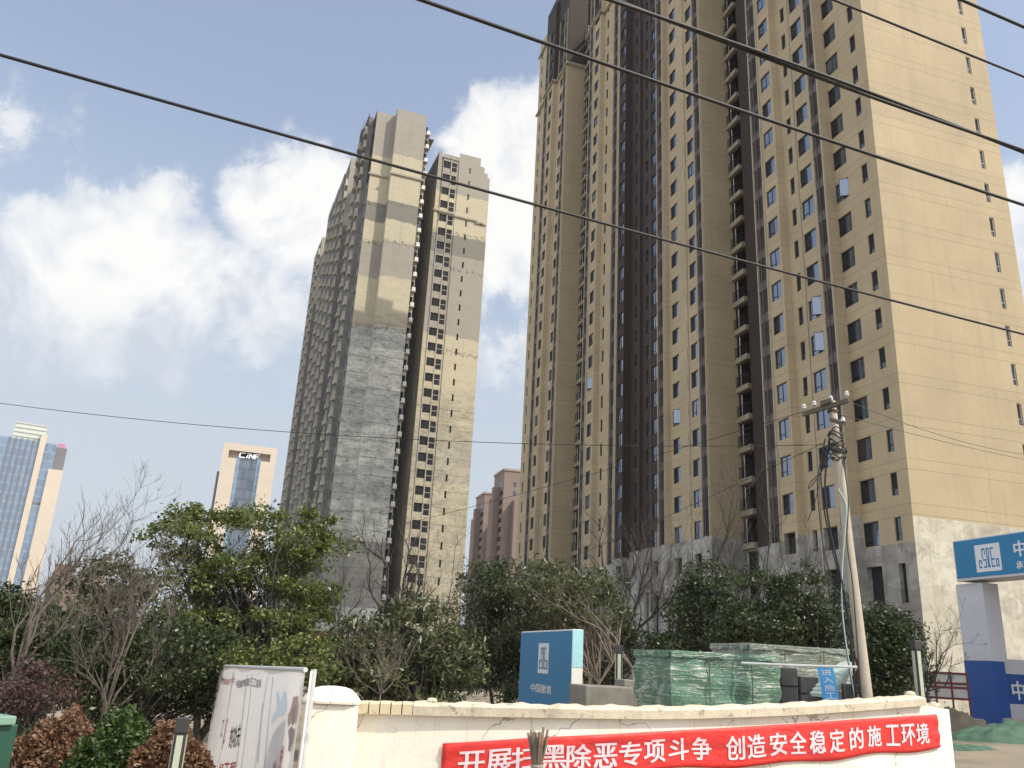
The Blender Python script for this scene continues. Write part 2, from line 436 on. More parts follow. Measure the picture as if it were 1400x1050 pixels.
WCACHE = {}
def window_mesh(w, h, style, matset):
    key = (round(w, 2), round(h, 2), style, matset, rnd.randrange(4))
    if key in WCACHE: return WCACHE[key]
    f = MB(); g = MB(); t = .055; y0, y1 = -.15, -.08
    def bar(x0, x1, z0, z1): f.box((x0, y0, z0), (x1-x0, 0, 0), (0, y1-y0, 0), (0, 0, z1-z0))
    bar(0, w, 0, t); bar(0, w, h-t, h); bar(0, t, t, h-t); bar(w-t, w, t, h-t)
    def pane(x0, x1, z0, z1, mt, y=-.12): g.quad((x0, y, z0), (x1, y, z0), (x1, y+rnd.uniform(-.02, .02), z1), (x0, y, z1), mt)
    narrow = w < .8
    if style == 'shut_wide' or style == 'open_wide' or style == 'swing':
        mx = w*.5
        bar(mx-t/2, mx+t/2, t, h-t)
        bar(mx+t/2, w-t, h*.24, h*.24+.04)
        if style != 'swing': pane(t, mx, t, h-t, 0)
        else: pane(mx, w-t, t, h-t, 0)
        if style == 'shut_wide': pane(mx, w-t, t, h-t, rnd.choice((0, 0, 1, 2)))
        elif style == 'open_wide': pane(mx, w-t, t, h-t, 2, -.149)
        else:
            pane(t, mx, t, h-t, 2, -.149)
            a = math.radians(55); L_ = mx-t
            ex, ey = L_*math.cos(a), L_*math.sin(a)
            o = np.array([t, -.08, t])
            e = np.array([ex, ey, 0.]); e /= np.linalg.norm(e); nn = np.array([-e[1], e[0], 0])*.03
            for zz in (0, h-2*t-.04): f.box(o+np.array([0, 0, zz]), e*L_, nn, (0, 0, .04))
            for xx in (0, L_-.04): f.box(o+e*xx, e*.04, nn, (0, 0, h-2*t))
            p = o+nn*.5
            g.quad(p, p+e*L_, p+e*L_+np.array([0, 0, h-2*t]), p+np.array([0, 0, h-2*t]), 0)
    elif style == 'slim':
        if not narrow: bar(w*.5-.02, w*.5+.02, t, h-t)
        bar(t, w-t, h*.3, h*.3+.035)
        pane(t, w-t, h*.3, h-t, 2 if rnd.random() < .6 else 1, -.13); pane(t, w-t, t, h*.3, 1)
    elif style == 'void_mullion':
        bar(w*.58, w*.58+.05, t, h-t)
        if rnd.random() < .6: bar(w*.58, w-t, h*.25, h*.25+.05)
        pane(t, w-t, t, h-t, 2, -.149)
    elif style == 'transom':
        bar(t, w-t, h*.5, h*.5+.07)
        pane(t, w-t, t, h*.5, 2); pane(t, w-t, h*.5, h-t, 2)
    fm = bpy.data.meshes.new('window'); fm.from_pydata(f.V, [], f.F)
    fm.materials.append(M['white_frame'] if matset == 'pale' or style == 'transom' else M['frame'])
    gm = bpy.data.meshes.new('pane'); gm.from_pydata([tuple(q) for q in g.V], [], g.F)
    for q in ('glass', 'glass2', 'dark'): gm.materials.append(M[q])
    gm.polygons.foreach_set('material_index', g.M)
    WCACHE[key] = (fm, gm); return fm, gm

def emit_windows(root, items):
    """items: (P0xy, u, n, z, w, h, style, matset). nearest 100 are parts with panes, the rest one part"""
    items = sorted(items, key=lambda q: math.hypot(q[0][0], q[0][1]) + .25*q[3])
    org = ORG[root.name]
    for P, u, n, z, w_, h, st, ms in items[:100]:
        fm, gm = window_mesh(w_, h, st, ms)
        o = bpy.data.objects.new('window', fm); COL.objects.link(o); o.parent = root
        o.matrix_local = Matrix(((u[0], n[0], 0, P[0]-org[0]), (u[1], n[1], 0, P[1]-org[1]), (0, 0, 1, z), (0, 0, 0, 1)))
        p = bpy.data.objects.new('pane', gm); COL.objects.link(p); p.parent = o
    rest = MB()
    for P, u, n, z, w_, h, st, ms in items[100:]:
        fm, gm = window_mesh(w_, h, st, ms)
        for me, pm in ((fm, 0), (gm, 2)):
            i0 = len(rest.V)
            for v in me.vertices:
                q = v.co; rest.V.append((P[0]+u[0]*q.x+n[0]*q.y, P[1]+u[1]*q.x+n[1]*q.y, z+q.z))
            for f in me.polygons:
                rest.F.append(tuple(i0+k for k in f.vertices))
                rest.M.append((1 if ms == 'pale' else 0) if pm == 0 else 2+f.material_index)
    if rest.V:
        o = rest.build('window', [M['frame'], M['white_frame'], M['glass'], M['glass2'], M['dark']], root)
        o['kind'] = 'stuff'

def louvre(root, P0, u, n, a, b, z0, z1, zl, fine):
    """full height strip of brown louvres with a plain panel at every floor"""
    mb = MB()
    def bx(x0, x1, y0, y1, za, zb, mm=0):
        o = P0 + u*x0 + n*y0
        mb.box((o[0], o[1], za), (*(u*(x1-x0)), 0), (*(n*(y1-y0)), 0), (0, 0, zb-za), mm)
    bx(a, b, .004, .03, z0, z1, 1)
    for n_ in range(-2, 36):
        zt = zl(n_)
        if zt - .7 > z1 or zt - 2.8 < z0: continue
        bx(a, b, .03, .085, zt-.68, min(zt+.02, z1), 0)
        bx(a-.05, b+.05, .03, .12, zt-.72, zt-.66, 0)
        bx(a-.05, b+.05, .03, .12, zt+.02, zt+.08, 0)
        k = 15 if fine else 9
        for j in range(k):
            zz = zt - 2.72 + 2.0*(j+.5)/k
            if zz < z0: continue
            o = P0 + u*(a+.03) + n*.035
            mb.box((o[0], o[1], zz), (*(u*(b-a-.06)), 0), (*(n*.05), -.035), (0, 0, .045 if fine else .08), 0)
    o = mb.build('louvre_strip', [M['slat'], M['dark']], root)
    tr = MB()
    for x0, x1 in ((a-.17, a-.05), (b+.05, b+.17)):
        q = P0 + u*x0 + n*.003
        tr.box((q[0], q[1], z0), (*(u*(x1-x0)), 0), (*(n*.12), 0), (0, 0, z1-z0))
    tr.build('pilaster', M['trim'], root)
    q = P0 + u*((a+b)/2) + n*.16
    if fine:
        pp = MB(); pp.tube([(q[0], q[1], z0), (q[0], q[1], z1)], .035, 6); pp.build('drainpipe', M['slat'], root)

def tower(root, C, uL, uR, segs, zl, nmax, wallmats, glazed, floor0=-2):
    mb = MB(); wins = []
    for sg in segs:
        (s0, d0), (s1, d1) = sg['a'], sg['b']
        P0 = C + uL*s0 + uR*d0; P1 = C + uL*s1 + uR*d1
        top = sg.get('top', 99.5); zones = sg['zones']; holes = []
        uu = (P1-P0)/np.linalg.norm(P1-P0); nn = np.array([-uu[1], uu[0]])
        concz = zones[1][0] if len(zones) > 1 and sg.get('raw', True) else -99
        for (a, b, h, off, st) in sg.get('cols', ()):
            for k in range(floor0, nmax+1):
                zt = zl(k) - off; zb = zt - h
                if zt > top - .6 or zb < .3: continue
                if 'zmin' in sg and zb < sg['zmin']: continue
                if zb < concz - .3 or not glazed and st not in ('void_mullion', 'transom', 'slim'):
                    if k <= -2 and h > 1.45 and glazed: continue
                    hb = zb - (2.4 if k == -1 and h > 1.45 and glazed else (.9 if k <= -1 and h > 1.2 else 0))
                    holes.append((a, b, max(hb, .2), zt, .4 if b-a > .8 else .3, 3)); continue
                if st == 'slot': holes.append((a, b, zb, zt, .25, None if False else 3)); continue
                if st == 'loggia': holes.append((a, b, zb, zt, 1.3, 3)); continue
                style = st
                if st == 'wide': style = rnd.choices(['shut_wide', 'open_wide', 'swing'], [.58, .405, .015])[0]
                if st == 'wide_dark': style = rnd.choices(['open_wide', 'swing', 'shut_wide'], [.72, .08, .2])[0]
                holes.append((a, b, zb, zt, .16, None))
                wins.append((P0+uu*a, uu, nn, zb, b-a, h, style, sg.get('set', 'dark')))
        panel(mb, P0, P1, -1.5, top, zones, holes)
        for a, b in sg.get('grille', ()):
            louvre(root, P0, uu, nn, a, b, max(concz, .5), min(top, 99), zl, math.hypot(*P0) < 90)
        for zc in sg.get('cornice', ()):
            cn = MB()
            for dz, pr, hh in ((0, .16, .14), (.14, .30, .16), (.42, .22, .12)):
                o = P0 - uu*pr*.98 + nn*.004
                cn.box((o[0], o[1], zc+dz), (*(uu*(np.linalg.norm(P1-P0)+pr*1.96)), 0), (*(nn*pr), 0), (0, 0, hh))
            cn.build('cornice', M['trim'] if glazed else M['B_trim'], root)
        for x in sg.get('pipe', ()):
            q = P0 + uu*x + nn*.06
            pp = MB(); pp.tube([(q[0], q[1], max(concz-6, 1)), (q[0], q[1], min(top, 99))], .05, 6)
            pp.build('drainpipe', M[sg.get('pipemat', 'trim')], root)
        for (x0, x1, pr, mt) in sg.get('pilaster', ()):
            q = P0 + uu*x0 + nn*.003
            pp = MB(); pp.box((q[0], q[1], concz), (*(uu*(x1-x0)), 0), (*(nn*pr), 0), (0, 0, top-concz-.1)); pp.build('pilaster', M[mt], root)
    for rf in segs[0].get('roofs', ()):
        (s0, d0, s1, d1, z) = rf
        q = [C+uL*s0+uR*d0, C+uL*s1+uR*d0, C+uL*s1+uR*d1, C+uL*s0+uR*d1]
        mb.poly([(p[0], p[1], z) for p in q], 0)
    mb.build('wall', wallmats, root)
    emit_windows(root, wins)

# ------------------------------------------------------------------ the finished apartment tower (right)
aR = .2831
uR = np.array([math.cos(aR), math.sin(aR)]); uL = np.array([-math.sin(aR), math.cos(aR)])
CA = np.array([24.582, 49.846])
zA = lambda n: ZL0 + FH*n
A = thing('apartment_tower', 'tall beige and brown tower with a bare sunlit end wall behind the utility pole', 'apartment building', (CA[0], CA[1], 0))
BG, BR, CO, DK = 0, 1, 2, 3
def zz(c, brown=None, base=BG):
    r = [(-2, CO), (c, base)]
    if brown: r.append((brown, BR))
    return r
T = 99.5
segsA = [
    dict(a=(0, 11.4), b=(0, 0), zones=[(-2, 4), (11.7, BG)], cols=[(1.62, 2.02, 1.55, .75, 'slim')], set='pale', top=T,
         roofs=[(0, 0, 48.2, 11.4, 99.2), (48.2, .3, 57.53, 11.4, 92.8), (57.53, -2.8, 66.3, 9, 104.2), (66.3, -3.4, 69.7, 11.4, 98.0)]),
    dict(a=(0, 0), b=(4.49, 0), zones=zz(10.2), cols=[(.97, 1.56, 1.45, .68, 'slim'), (2.98, 4.43, 1.55, .68, 'wide_dark')], top=T),
    dict(a=(4.49, 0), b=(4.49, -.85), zones=zz(12.3), top=T),
    dict(a=(4.49, -.85), b=(9.26, -.85), zones=zz(11.5), grille=[(.03, .86)], cols=[(1.39, 2.83, 1.55, .68, 'wide'), (3.54, 4.08, 1.45, .68, 'slim')], pipe=[3.02], top=T),
    dict(a=(9.26, -.85), b=(9.26, -1.5), zones=zz(11.6), top=T),
    dict(a=(9.26, -1.5), b=(12.65, -1.5), zones=zz(11.3), cols=[(.32, 1.64, 1.5, .68, 'wide')], grille=[(2.04, 3.1)], top=T),
    dict(a=(12.65, -1.5), b=(12.65, 2.3), zones=zz(12), top=T),
    dict(a=(12.65, 2.3), b=(22.09, 2.3), zones=zz(12.1, None, BR), cols=[(7.42, 9.36, 2.2, .55, 'loggia')], top=T),
    dict(a=(22.09, 2.3), b=(22.09, -.85), zones=zz(13.0), top=T),
    dict(a=(22.09, -.85), b=(29.27, -.85), zones=zz(13.15), grille=[(.24, 1.24)], cols=[(1.71, 3.01, 1.55, .68, 'wide'), (3.49, 3.67, 1.2, .75, 'slot'), (5.29, 6.73, 1.5, .68, 'wide_dark')], pipe=[3.36], top=T),
    dict(a=(29.27, -.85), b=(29.27, -1.36), zones=zz(13.15), top=T),
    dict(a=(29.27, -1.36), b=(31.04, -1.36), zones=zz(13.15), grille=[(.3, 1.42)], top=T),
    dict(a=(31.04, -1.36), b=(37.47, -1.36), zones=zz(13.15, None, BR), cols=[(.02, 1.15, 1.5, .68, 'shut_wide'), (2.02, 2.57, 1.4, .68, 'slim'), (4.8, 5.26, 1.3, .75, 'slim')], pilaster=[(3.5, 4.2, .3, 'brown')], pipe=[1.39], pipemat='slat', top=T),
    dict(a=(37.47, -1.36), b=(37.47, -2.2), zones=zz(12.6, None, BR), top=T),
    dict(a=(37.47, -2.2), b=(39.39, -2.2), zones=zz(12.6, None, BR), cols=[(.18, 1.49, 1.5, .68, 'shut_wide')], top=T),
    dict(a=(39.39, -2.2), b=(44.5, -2.2), zones=zz(12.2), grille=[(.46, 1.61)], cols=[(1.9, 2.17, 1.2, .75, 'slot'), (3.69, 4.28, 1.4, .68, 'slim')], cornice=[86.4], top=T),
    dict(a=(44.5, -2.2), b=(44.5, -2.8), zones=zz(12.2), cornice=[86.4], top=T),
    dict(a=(44.5, -2.8), b=(48.2, -2.8), zones=zz(12.2, 86.3), cols=[(.45, 1.85, 1.5, .68, 'wide')], grille=[(2.44, 3.44)], cornice=[86.4], top=T),
    dict(a=(48.2, -2.8), b=(48.2, .3), zones=zz(12.2), top=T),
    dict(a=(48.2, .3), b=(57.53, .3), zones=zz(12.2, None, BR), cols=[(7.25, 9.25, 2.2, .55, 'loggia')], top=93),
    dict(a=(57.53, .3), b=(57.53, -2.8), zones=zz(12.6, 88), cornice=[88], top=104.3),
    dict(a=(57.53, -2.8), b=(62.15, -2.8), zones=zz(12.6, 88), grille=[(.45, 1.46)], cols=[(1.69, 3.12, 1.5, .68, 'wide')], pipe=[3.8], cornice=[88], top=104.3),
    dict(a=(62.15, -2.8), b=(62.15, -3.4), zones=zz(12.6, 88), cornice=[88], top=104.3),
    dict(a=(62.15, -3.4), b=(66.3, -3.4), zones=zz(12.6, 88), grille=[(2.45, 3.69)], cols=[(.67, 1.94, 1.5, .68, 'wide')], cornice=[88], top=104.3),
    dict(a=(66.3, -3.4), b=(69.7, -3.4), zones=zz(12.6), cols=[(1.84, 2.39, 1.4, .68, 'slim')], cornice=[86.9, 98.4], top=101),
    dict(a=(69.7, -3.4), b=(69.7, 11.4), zones=zz(12.6), top=98),
    dict(a=(66.3, -1), b=(66.3, 9), zones=[(-2, BR)], top=104.5),
    dict(a=(69.7, 11.4), b=(0, 11.4), zones=zz(12.6), top=99.5),
]
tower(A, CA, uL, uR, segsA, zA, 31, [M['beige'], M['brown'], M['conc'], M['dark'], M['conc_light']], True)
# loggia fronts: slab band with a railing, floor by floor
M['balc'] = plain('balcony_band', (.27, .24, .165), .85, .2, 1.2, 0, 0, .4)
def loggia(root, C, s0, s1, d, fine):
    P0 = C + uL*s0 + uR*d; u = uL; n = -uR
    for k in range(-1, 31):
        zb = zA(k) - .55 - 2.2
        if zb < 5: continue
        b = MB()
        q = P0 - u*.0 + n*.004
        b.box((q[0], q[1], zb-.42), (*(u*(s1-s0)), 0), (*(n*.35), 0), (0, 0, .48))
        sl_ = b.build('balcony', M['balc'], root)
        r = MB()
        q = P0 + u*.05 + n*.30
        r.box((q[0], q[1], zb+1.05), (*(u*(s1-s0-.1)), 0), (*(n*.04), 0), (0, 0, .05))
        nb = 11 if fine else 7
        for j in range(nb):
            qq = q + u*(s1-s0-.14)*j/(nb-1)
            r.box((qq[0], qq[1], zb+.06), (*(u*.03), 0), (*(n*.03), 0), (0, 0, 1.0))
        o = r.build('railing', M['metal'], root); o.parent = sl_
        p = MB(); qq = P0 + u*(s1-s0-.45) + n*.02
        p.tube([(qq[0], qq[1], zb+.06), (qq[0], qq[1], zb+2.2)], .05, 6); o = p.build('drainpipe', M['pipe'], root); o.parent = sl_
loggia(A, CA, 20.05, 22.05, 2.3, True)
loggia(A, CA, 55.5, 57.5, .3, False)

# ------------------------------------------------------------------ the unfinished tower (left)
aB = .35263
vR = np.array([math.cos(aB), math.sin(aB)]); vL = np.array([-math.sin(aB), math.cos(aB)])
FR = np.array([-18.916, 138.995]); FL = FR - vR*10.2
RW = np.array([-16.983, 143.933])
B = thing('unfinished_tower', 'tall unfinished tower of patchy cream and grey concrete, left of the beige tower', 'apartment building', (FL[0], FL[1], 0))
zB = lambda n: 33.43 + .45 + 3*(n-8)
F_, R_, S_, D_ = 0, 1, 2, 3
cs_ = lambda *w_: [(a, b, 1.6, .45, 'hole') for a, b in w_]
TB = 104.5
segsB = [
    # front gable in two planes, the right one standing forward
    dict(a=(0, 3.55), b=(0, 0), zones=[(-2, F_)], top=100.6, cornice=[86.6],
         roofs=[(0, 0, 2, 10.2, 100), (2, 2.4, 70, 12, 99), (24, 2.4, 52, 10, 104)]),
    dict(a=(-1.9, 3.55), b=(0, 3.55), zones=[(-2, F_)], top=101.1),
    dict(a=(-1.9, 9.3), b=(-1.9, 3.55), zones=[(-2, F_)], top=101.1, cornice=[86.6]),
    dict(a=(-.9, 9.3), b=(-1.9, 9.3), zones=[(-2, F_)], top=98),
    dict(a=(-.9, 10.2), b=(-.9, 9.3), zones=[(-2, F_)], top=98, cols=[(.12, .8, 1.7, .45, 'slim')]),
    dict(a=(12, 10.2), b=(-.9, 10.2), zones=[(-2, F_)], top=98),
    # long side, seen along its length
    dict(a=(0, 0), b=(3.5, 0), zones=[(-2, S_), (86, 4)], top=101, cols=cs_((1.0, 2.4))),
    dict(a=(3.5, 0), b=(3.5, -.9), zones=[(-2, S_)], top=101.5),
    dict(a=(3.5, -.9), b=(9.3, -.9), zones=[(-2, S_), (88, 4)], top=102.5, cols=cs_((.6, 1.9), (2.5, 3.1), (3.8, 4.7))),
    dict(a=(9.3, -.9), b=(9.3, -1.1), zones=[(-2, S_)], top=TB),
    dict(a=(9.3, -1.1), b=(13, -1.1), zones=[(-2, S_), (88, 4)], top=103, cols=cs_((.4, 1.6), (1.9, 2.9))),
    dict(a=(13, -1.1), b=(13, 2.3), zones=[(-2, S_)], top=TB),
    dict(a=(13, 2.3), b=(24, 2.3), zones=[(-2, S_)], top=100, cols=cs_((1, 3), (5, 7))),
    dict(a=(24, 2.3), b=(24, -.9), zones=[(-2, S_), (88, F_)], top=TB),
    dict(a=(24, -.9), b=(31, -.9), zones=[(-2, S_)], top=TB, cols=cs_((.6, 2), (3, 3.6), (4.6, 6))),
    dict(a=(31, -.9), b=(31, -1.1), zones=[(-2, S_)], top=TB),
    dict(a=(31, -1.1), b=(38, -1.1), zones=[(-2, S_)], top=TB, cols=cs_((.6, 2), (3, 3.6), (4.6, 6))),
    dict(a=(38, -1.1), b=(38, -1.2), zones=[(-2, S_)], top=TB),
    dict(a=(38, -1.2), b=(45, -1.2), zones=[(-2, S_)], top=TB, cols=cs_((.6, 2), (3, 3.6), (4.6, 6))),
    dict(a=(45, -1.2), b=(45, -1.3), zones=[(-2, S_)], top=TB),
    dict(a=(45, -1.3), b=(52, -1.3), zones=[(-2, S_)], top=TB, cols=cs_((.6, 2), (3, 3.6), (4.6, 6))),
    dict(a=(52, -1.3), b=(52, .2), zones=[(-2, S_)], top=TB),
    dict(a=(52, .2), b=(60, .2), zones=[(-2, S_)], top=99),
    dict(a=(60, .2), b=(60, -1.3), zones=[(-2, S_), (84, F_)], top=102.5),
    dict(a=(60, -1.3), b=(64.5, -1.3), zones=[(-2, S_)], top=102.5, cols=cs_((.6, 1.8), (2.6, 3.4))),
    dict(a=(64.5, -1.3), b=(64.5, -1.4), zones=[(-2, S_)], top=102.5),
    dict(a=(64.5, -1.4), b=(73, -1.4), zones=[(-2, S_)], top=102.5, cols=cs_((.6, 2), (3, 3.9), (5.5, 6.2))),
    dict(a=(73, -1.4), b=(73, 11), zones=[(-2, S_)], top=100),
]
KS = 1.0
for sg in segsB[6:]:
    sg['a'] = (sg['a'][0]*KS, sg['a'][1]); sg['b'] = (sg['b'][0]*KS, sg['b'][1])
tower(B, FL, vL, vR, segsB, zB, 31, [M['B_front'], M['B_right'], M['B_side'], M['dark'], M['brown']], False, -2)
# the wing beside it, set back, with its own windows
wing = [
    dict(a=(26, 0), b=(0, 0), zones=[(-2, 0)], top=98),
]
segsW = [
    dict(a=(0, .7), b=(0, 0), zones=[(-2, R_)], top=98.2, cornice=[84.6], roofs=[(0, 0, 26, 9.5, 97)]),
    dict(a=(.35, .7), b=(0, .7), zones=[(-2, R_)], top=97.5),
    dict(a=(.35, 1.05), b=(.35, .7), zones=[(-2, R_)], top=97.5),
    dict(a=(.15, 4.3), b=(.15, 1.05), zones=[(-2, R_)], top=98, cols=[(.33, 1.47, 2.1, .45, 'transom'), (1.70, 3.17, 1.6, .45, 'void_mullion')], pipe=[1.58], pipemat='B_trim', cornice=[84.6], set='dark'),
    dict(a=(0, 8.8), b=(0, 4.3), zones=[(-2, R_)], top=98.9, cols=[(1.97, 2.34, 1.3, .85, 'slim')], cornice=[84.2]),
    dict(a=(0, 9.73), b=(0, 8.8), zones=[(-2, R_)], top=96.9, cornice=[83.8]),
    dict(a=(0, 10.44), b=(0, 9.73), zones=[(-2, R_)], top=95.7, cornice=[83.8]),
    dict(a=(0, 10.97), b=(0, 10.44), zones=[(-2, R_)], top=94.8),
    dict(a=(0, 0), b=(26, 0), zones=[(-2, S_)], top=98, cols=cs_((4, 4.6), (9, 9.8), (14, 15.2))),
    dict(a=(26, 10.97), b=(0, 10.97), zones=[(-2, R_)], top=94.8),
]
ORG_B = ORG[B.name]
def wing_build():
    # wall of the wing is a second wall part of the same tower
    tower(B, RW, vL, vR, segsW, zB, 30, [M['B_front'], M['B_right'], M['B_side'], M['dark'], M['brown']], False, -6)
wing_build()
# air-conditioner ledges down the slot at the corner, and projecting ledges along the side
led = []
for k in range(-7, 31):
    z = zB(k) - 2.6
    if z < 6: continue
    b = MB(); q = FL + vL*(-.9) + vR*9.35
    q = q - vL*.75
    b.box((q[0], q[1], z), (*(vR*1.0), 0), (*(vL*.72), 0), (0, 0, .12))
    o = b.build('ledge', M['B_trim'], B)
    b = MB(); q2 = q + vR*.3 + vL*.08
    b.box((q2[0], q2[1], z+.125), (*(vR*.62), 0), (*(vL*.5), 0), (0, 0, .75))
    o2 = b.build('cooling_unit', M['acbox'], B)
led = []
for s, d in ((3.5, -.9), (9.3, -1.1), (24, -.9), (31, -1.1), (38, -1.2), (45, -1.3), (60, -1.3), (64.5, -1.4)):
    for k in range(-4, 31):
        z = zB(k) - 2.4
        if z < 9: continue
        led.append((s, d, z))
led.sort(key=lambda q: q[0]*3 + q[2])
rest = MB()
for i, (s, d, z) in enumerate(led):
    b = MB() if i < 60 else rest
    q = FL + vL*s*KS + vR*d
    b.box((q[0], q[1], z), (*(vL*1.5), 0), (*(-vR*.55), 0), (0, 0, .7))
    b.box(((q-vR*.55)[0], (q-vR*.55)[1], z+.7), (*(vL*.12), 0), (*(vR*.5), 0), (0, 0, .9))
    if i < 60: b.build('ledge', M['B_trim'], B)
rest.build('ledge', M['B_trim'], B)['kind'] = 'stuff'


# ------------------------------------------------------------------ far buildings
class Plane:
    """a far facade square to the sight line through (px,py); converts photo measurements to metres on it"""
    def __init__(s, px, py, D):
        v = ray(px, py); s.a0 = math.atan2(v[0], v[1]); s.D = D
        s.n = np.array([math.sin(s.a0), math.cos(s.a0)]); s.u = np.array([s.n[1], -s.n[0]]); s.O = s.n*D
    def uz(s, px, py):
        v = ray(px, py); a = math.atan2(v[0], v[1]) - s.a0
        return s.D*math.tan(a), EYE + v[2]*s.D/math.cos(a)
    def P(s, u, dep=0): return s.O + s.u*u + s.n*dep
    def box(s, mb, u0, u1, z0, z1, d0, d1, m=0):
        q = s.P(u0, d0); mb.box((q[0], q[1], z0), (*(s.u*(u1-u0)), 0), (*(s.n*(d1-d0)), 0), (0, 0, z1-z0), m)

def curtain(name, a, b, line, bw, bh, refl=.45):
    """glazed curtain wall: panes of slightly different tint between thin spandrels"""
    mt, nt, bs = newmat(name)
    tc = N(nt, 'ShaderNodeTexCoord'); sx = N(nt, 'ShaderNodeSeparateXYZ'); L(nt, tc.outputs['Object'], sx.inputs[0])
    h = mth(nt, 'ADD', mth(nt, 'MULTIPLY', sx.outputs[0], .9), mth(nt, 'MULTIPLY', sx.outputs[1], .45))
    cu = mth(nt, 'FLOOR', mth(nt, 'DIVIDE', h, bw)); cz = mth(nt, 'FLOOR', mth(nt, 'DIVIDE', sx.outputs[2], bh))
    cx = N(nt, 'ShaderNodeCombineXYZ'); L(nt, cu, cx.inputs[0]); L(nt, cz, cx.inputs[1])
    wn = N(nt, 'ShaderNodeTexWhiteNoise'); L(nt, cx.outputs[0], wn.inputs['Vector'])
    out = mixc(nt, wn.outputs['Value'], a, b)
    fz = mth(nt, 'FRACT', mth(nt, 'DIVIDE', sx.outputs[2], bh)); fu = mth(nt, 'FRACT', mth(nt, 'DIVIDE', h, bw))
    ln = mth(nt, 'MAXIMUM', mth(nt, 'LESS_THAN', fz, .22), mth(nt, 'LESS_THAN', fu, .06))
    out = mixc(nt, mth(nt, 'MULTIPLY', ln, .6), out, line)
    L(nt, out, bs.inputs['Base Color']); bs.inputs['Roughness'].default_value = .25
    gl = N(nt, 'ShaderNodeBsdfGlossy'); gl.inputs['Color'].default_value = (.6, .72, .85, 1); gl.inputs['Roughness'].default_value = .08
    mx = N(nt, 'ShaderNodeMixShader'); mx.inputs[0].default_value = refl
    L(nt, bs.outputs[0], mx.inputs[1]); L(nt, gl.outputs[0], mx.inputs[2]); L(nt, mx.outputs[0], nt.nodes['Material Output'].inputs['Surface'])
    return mt

M['curtain'] = curtain('office_curtain_wall', (.05, .085, .13), (.13, .18, .24), (.20, .25, .30), 1.6, 3.8, .22)
M['curtain2'] = curtain('dark_curtain_wall', (.06, .075, .10), (.13, .15, .18), (.04, .05, .06), 1.3, 3.9, .07)
M['tan_stone'] = plain('tan_stone', (.55, .47, .375), .8, .06, .15)
M['grey_panel'] = plain('grey_panel', (.16, .15, .16), .6)
M['lantern'] = plain('pale_green_glass', (.50, .55, .48), .3, .1, .2)
M['pink'] = plain('pink_render', (.22, .16, .13), .85, .08, .1)
M['pinkpale'] = plain('pale_pink_render', (.33, .25, .2), .85, .1, .1)
M['white_let'] = plain('white_letters', (.85, .85, .85), .5, .02)
M['mag'] = plain('magenta_sign', (.5, .2, .28), .6)

def textmesh(body, bold=.0):
    bold = 0
    cu = bpy.data.curves.new('tmp', 'FONT'); cu.body = body; cu.size = 1; cu.offset = bold
    cu.resolution_u = 3
    o = bpy.data.objects.new('tmp', cu); COL.objects.link(o)
    bpy.context.view_layer.update()
    dg = bpy.context.evaluated_depsgraph_get()
    me = bpy.data.meshes.new_from_object(o.evaluated_get(dg))
    V = np.array([v.co[:] for v in me.vertices])[:, :2]; F = [tuple(p.vertices) for p in me.polygons]
    bpy.data.objects.remove(o); bpy.data.curves.remove(cu); bpy.data.meshes.remove(me)
    lo, hi = V.min(0), V.max(0)
    return (V-lo)/(hi-lo), F

def put_text(mb, body, fn, u0, u1, v0, v1, m=0, bold=.0, nrm=None):
    """writes body into the rectangle u0..u1, v0..v1 of a surface fn(u,v)->point, each glyph in its own cell"""
    n = len(body)
    for i, ch in enumerate(body):
        if ch == ' ': continue
        a = u0 + (u1-u0)*(i+.06)/n; b = u0 + (u1-u0)*(i+.94)/n
        V, F = textmesh(ch)
        cps = ((-1, -.5), (1, -.5), (-1, .5), (1, .5)) if nrm is not None else ((0, 0),)
        for k_, (ox, oy) in enumerate(cps):      # heavy strokes: four shifted copies, each half a millimetre proud of the last
            i0 = len(mb.V); lf = np.zeros(3) if nrm is None else np.array([nrm[0], nrm[1], 0])*.0006*k_
            for x, y in V: mb.V.append(tuple(np.array(fn(a+(b-a)*(x+ox*.03), v0+(v1-v0)*(y+oy*.03)))+lf))
            for f in F: mb.F.append(tuple(i0+k for k in f)); mb.M.append(m)

# glass office tower at the far left
gp = Plane(45, 700, 400)
U = lambda x, y: gp.uz(x/4.036, 560+y/4.036)
u_p1a, ztop = U(220, 175); u_p1b, _ = U(246, 175); u_l, _ = U(55, 160); u_g2b, zg2 = U(318, 190)
u_p2a, zp2 = U(290, 330); u_p2b, _ = U(347, 350); u_pl, zpl = U(12, 218)
G = thing('glass_office_tower', 'blue glass office tower with tan stone piers and a pale glass lantern on its roof', 'office building', (gp.O[0], gp.O[1], 0))
b = MB(); gp.box(b, u_l-6, u_p1a, -2, ztop, 0, 24); b.build('glass_front', M['curtain'], G)
b = MB()
for k in range(6):
    uu_ = u_l + (u_p1a-u_l)*(k+.0)/5; gp.box(b, uu_-.25, uu_+.25, -2, ztop+.3, -.6, -.004)
b.build('fin', M['grey_panel'], G)
b = MB(); gp.box(b, u_p1a+.02, u_p1b+.6, -2, ztop+3, -1.6, 20); gp.box(b, u_l-9.5, u_l-6.02, -2, zpl, -1.6, 20); b.build('pier', M['tan_stone'], G)
b = MB(); gp.box(b, u_p1b+.62, u_g2b, -2, zg2, 1, 22); b.build('glass_front', M['curtain'], G)
b = MB(); gp.box(b, u_p2a-1.5, u_p2b, -2, zp2, -.5, 16); b.build('pier', M['tan_stone'], G)
b = MB(); gp.box(b, u_g2b+.02, u_p2b-.3, zp2-6, zg2-1, 2, 30); b.build('wall', M['grey_panel'], G)
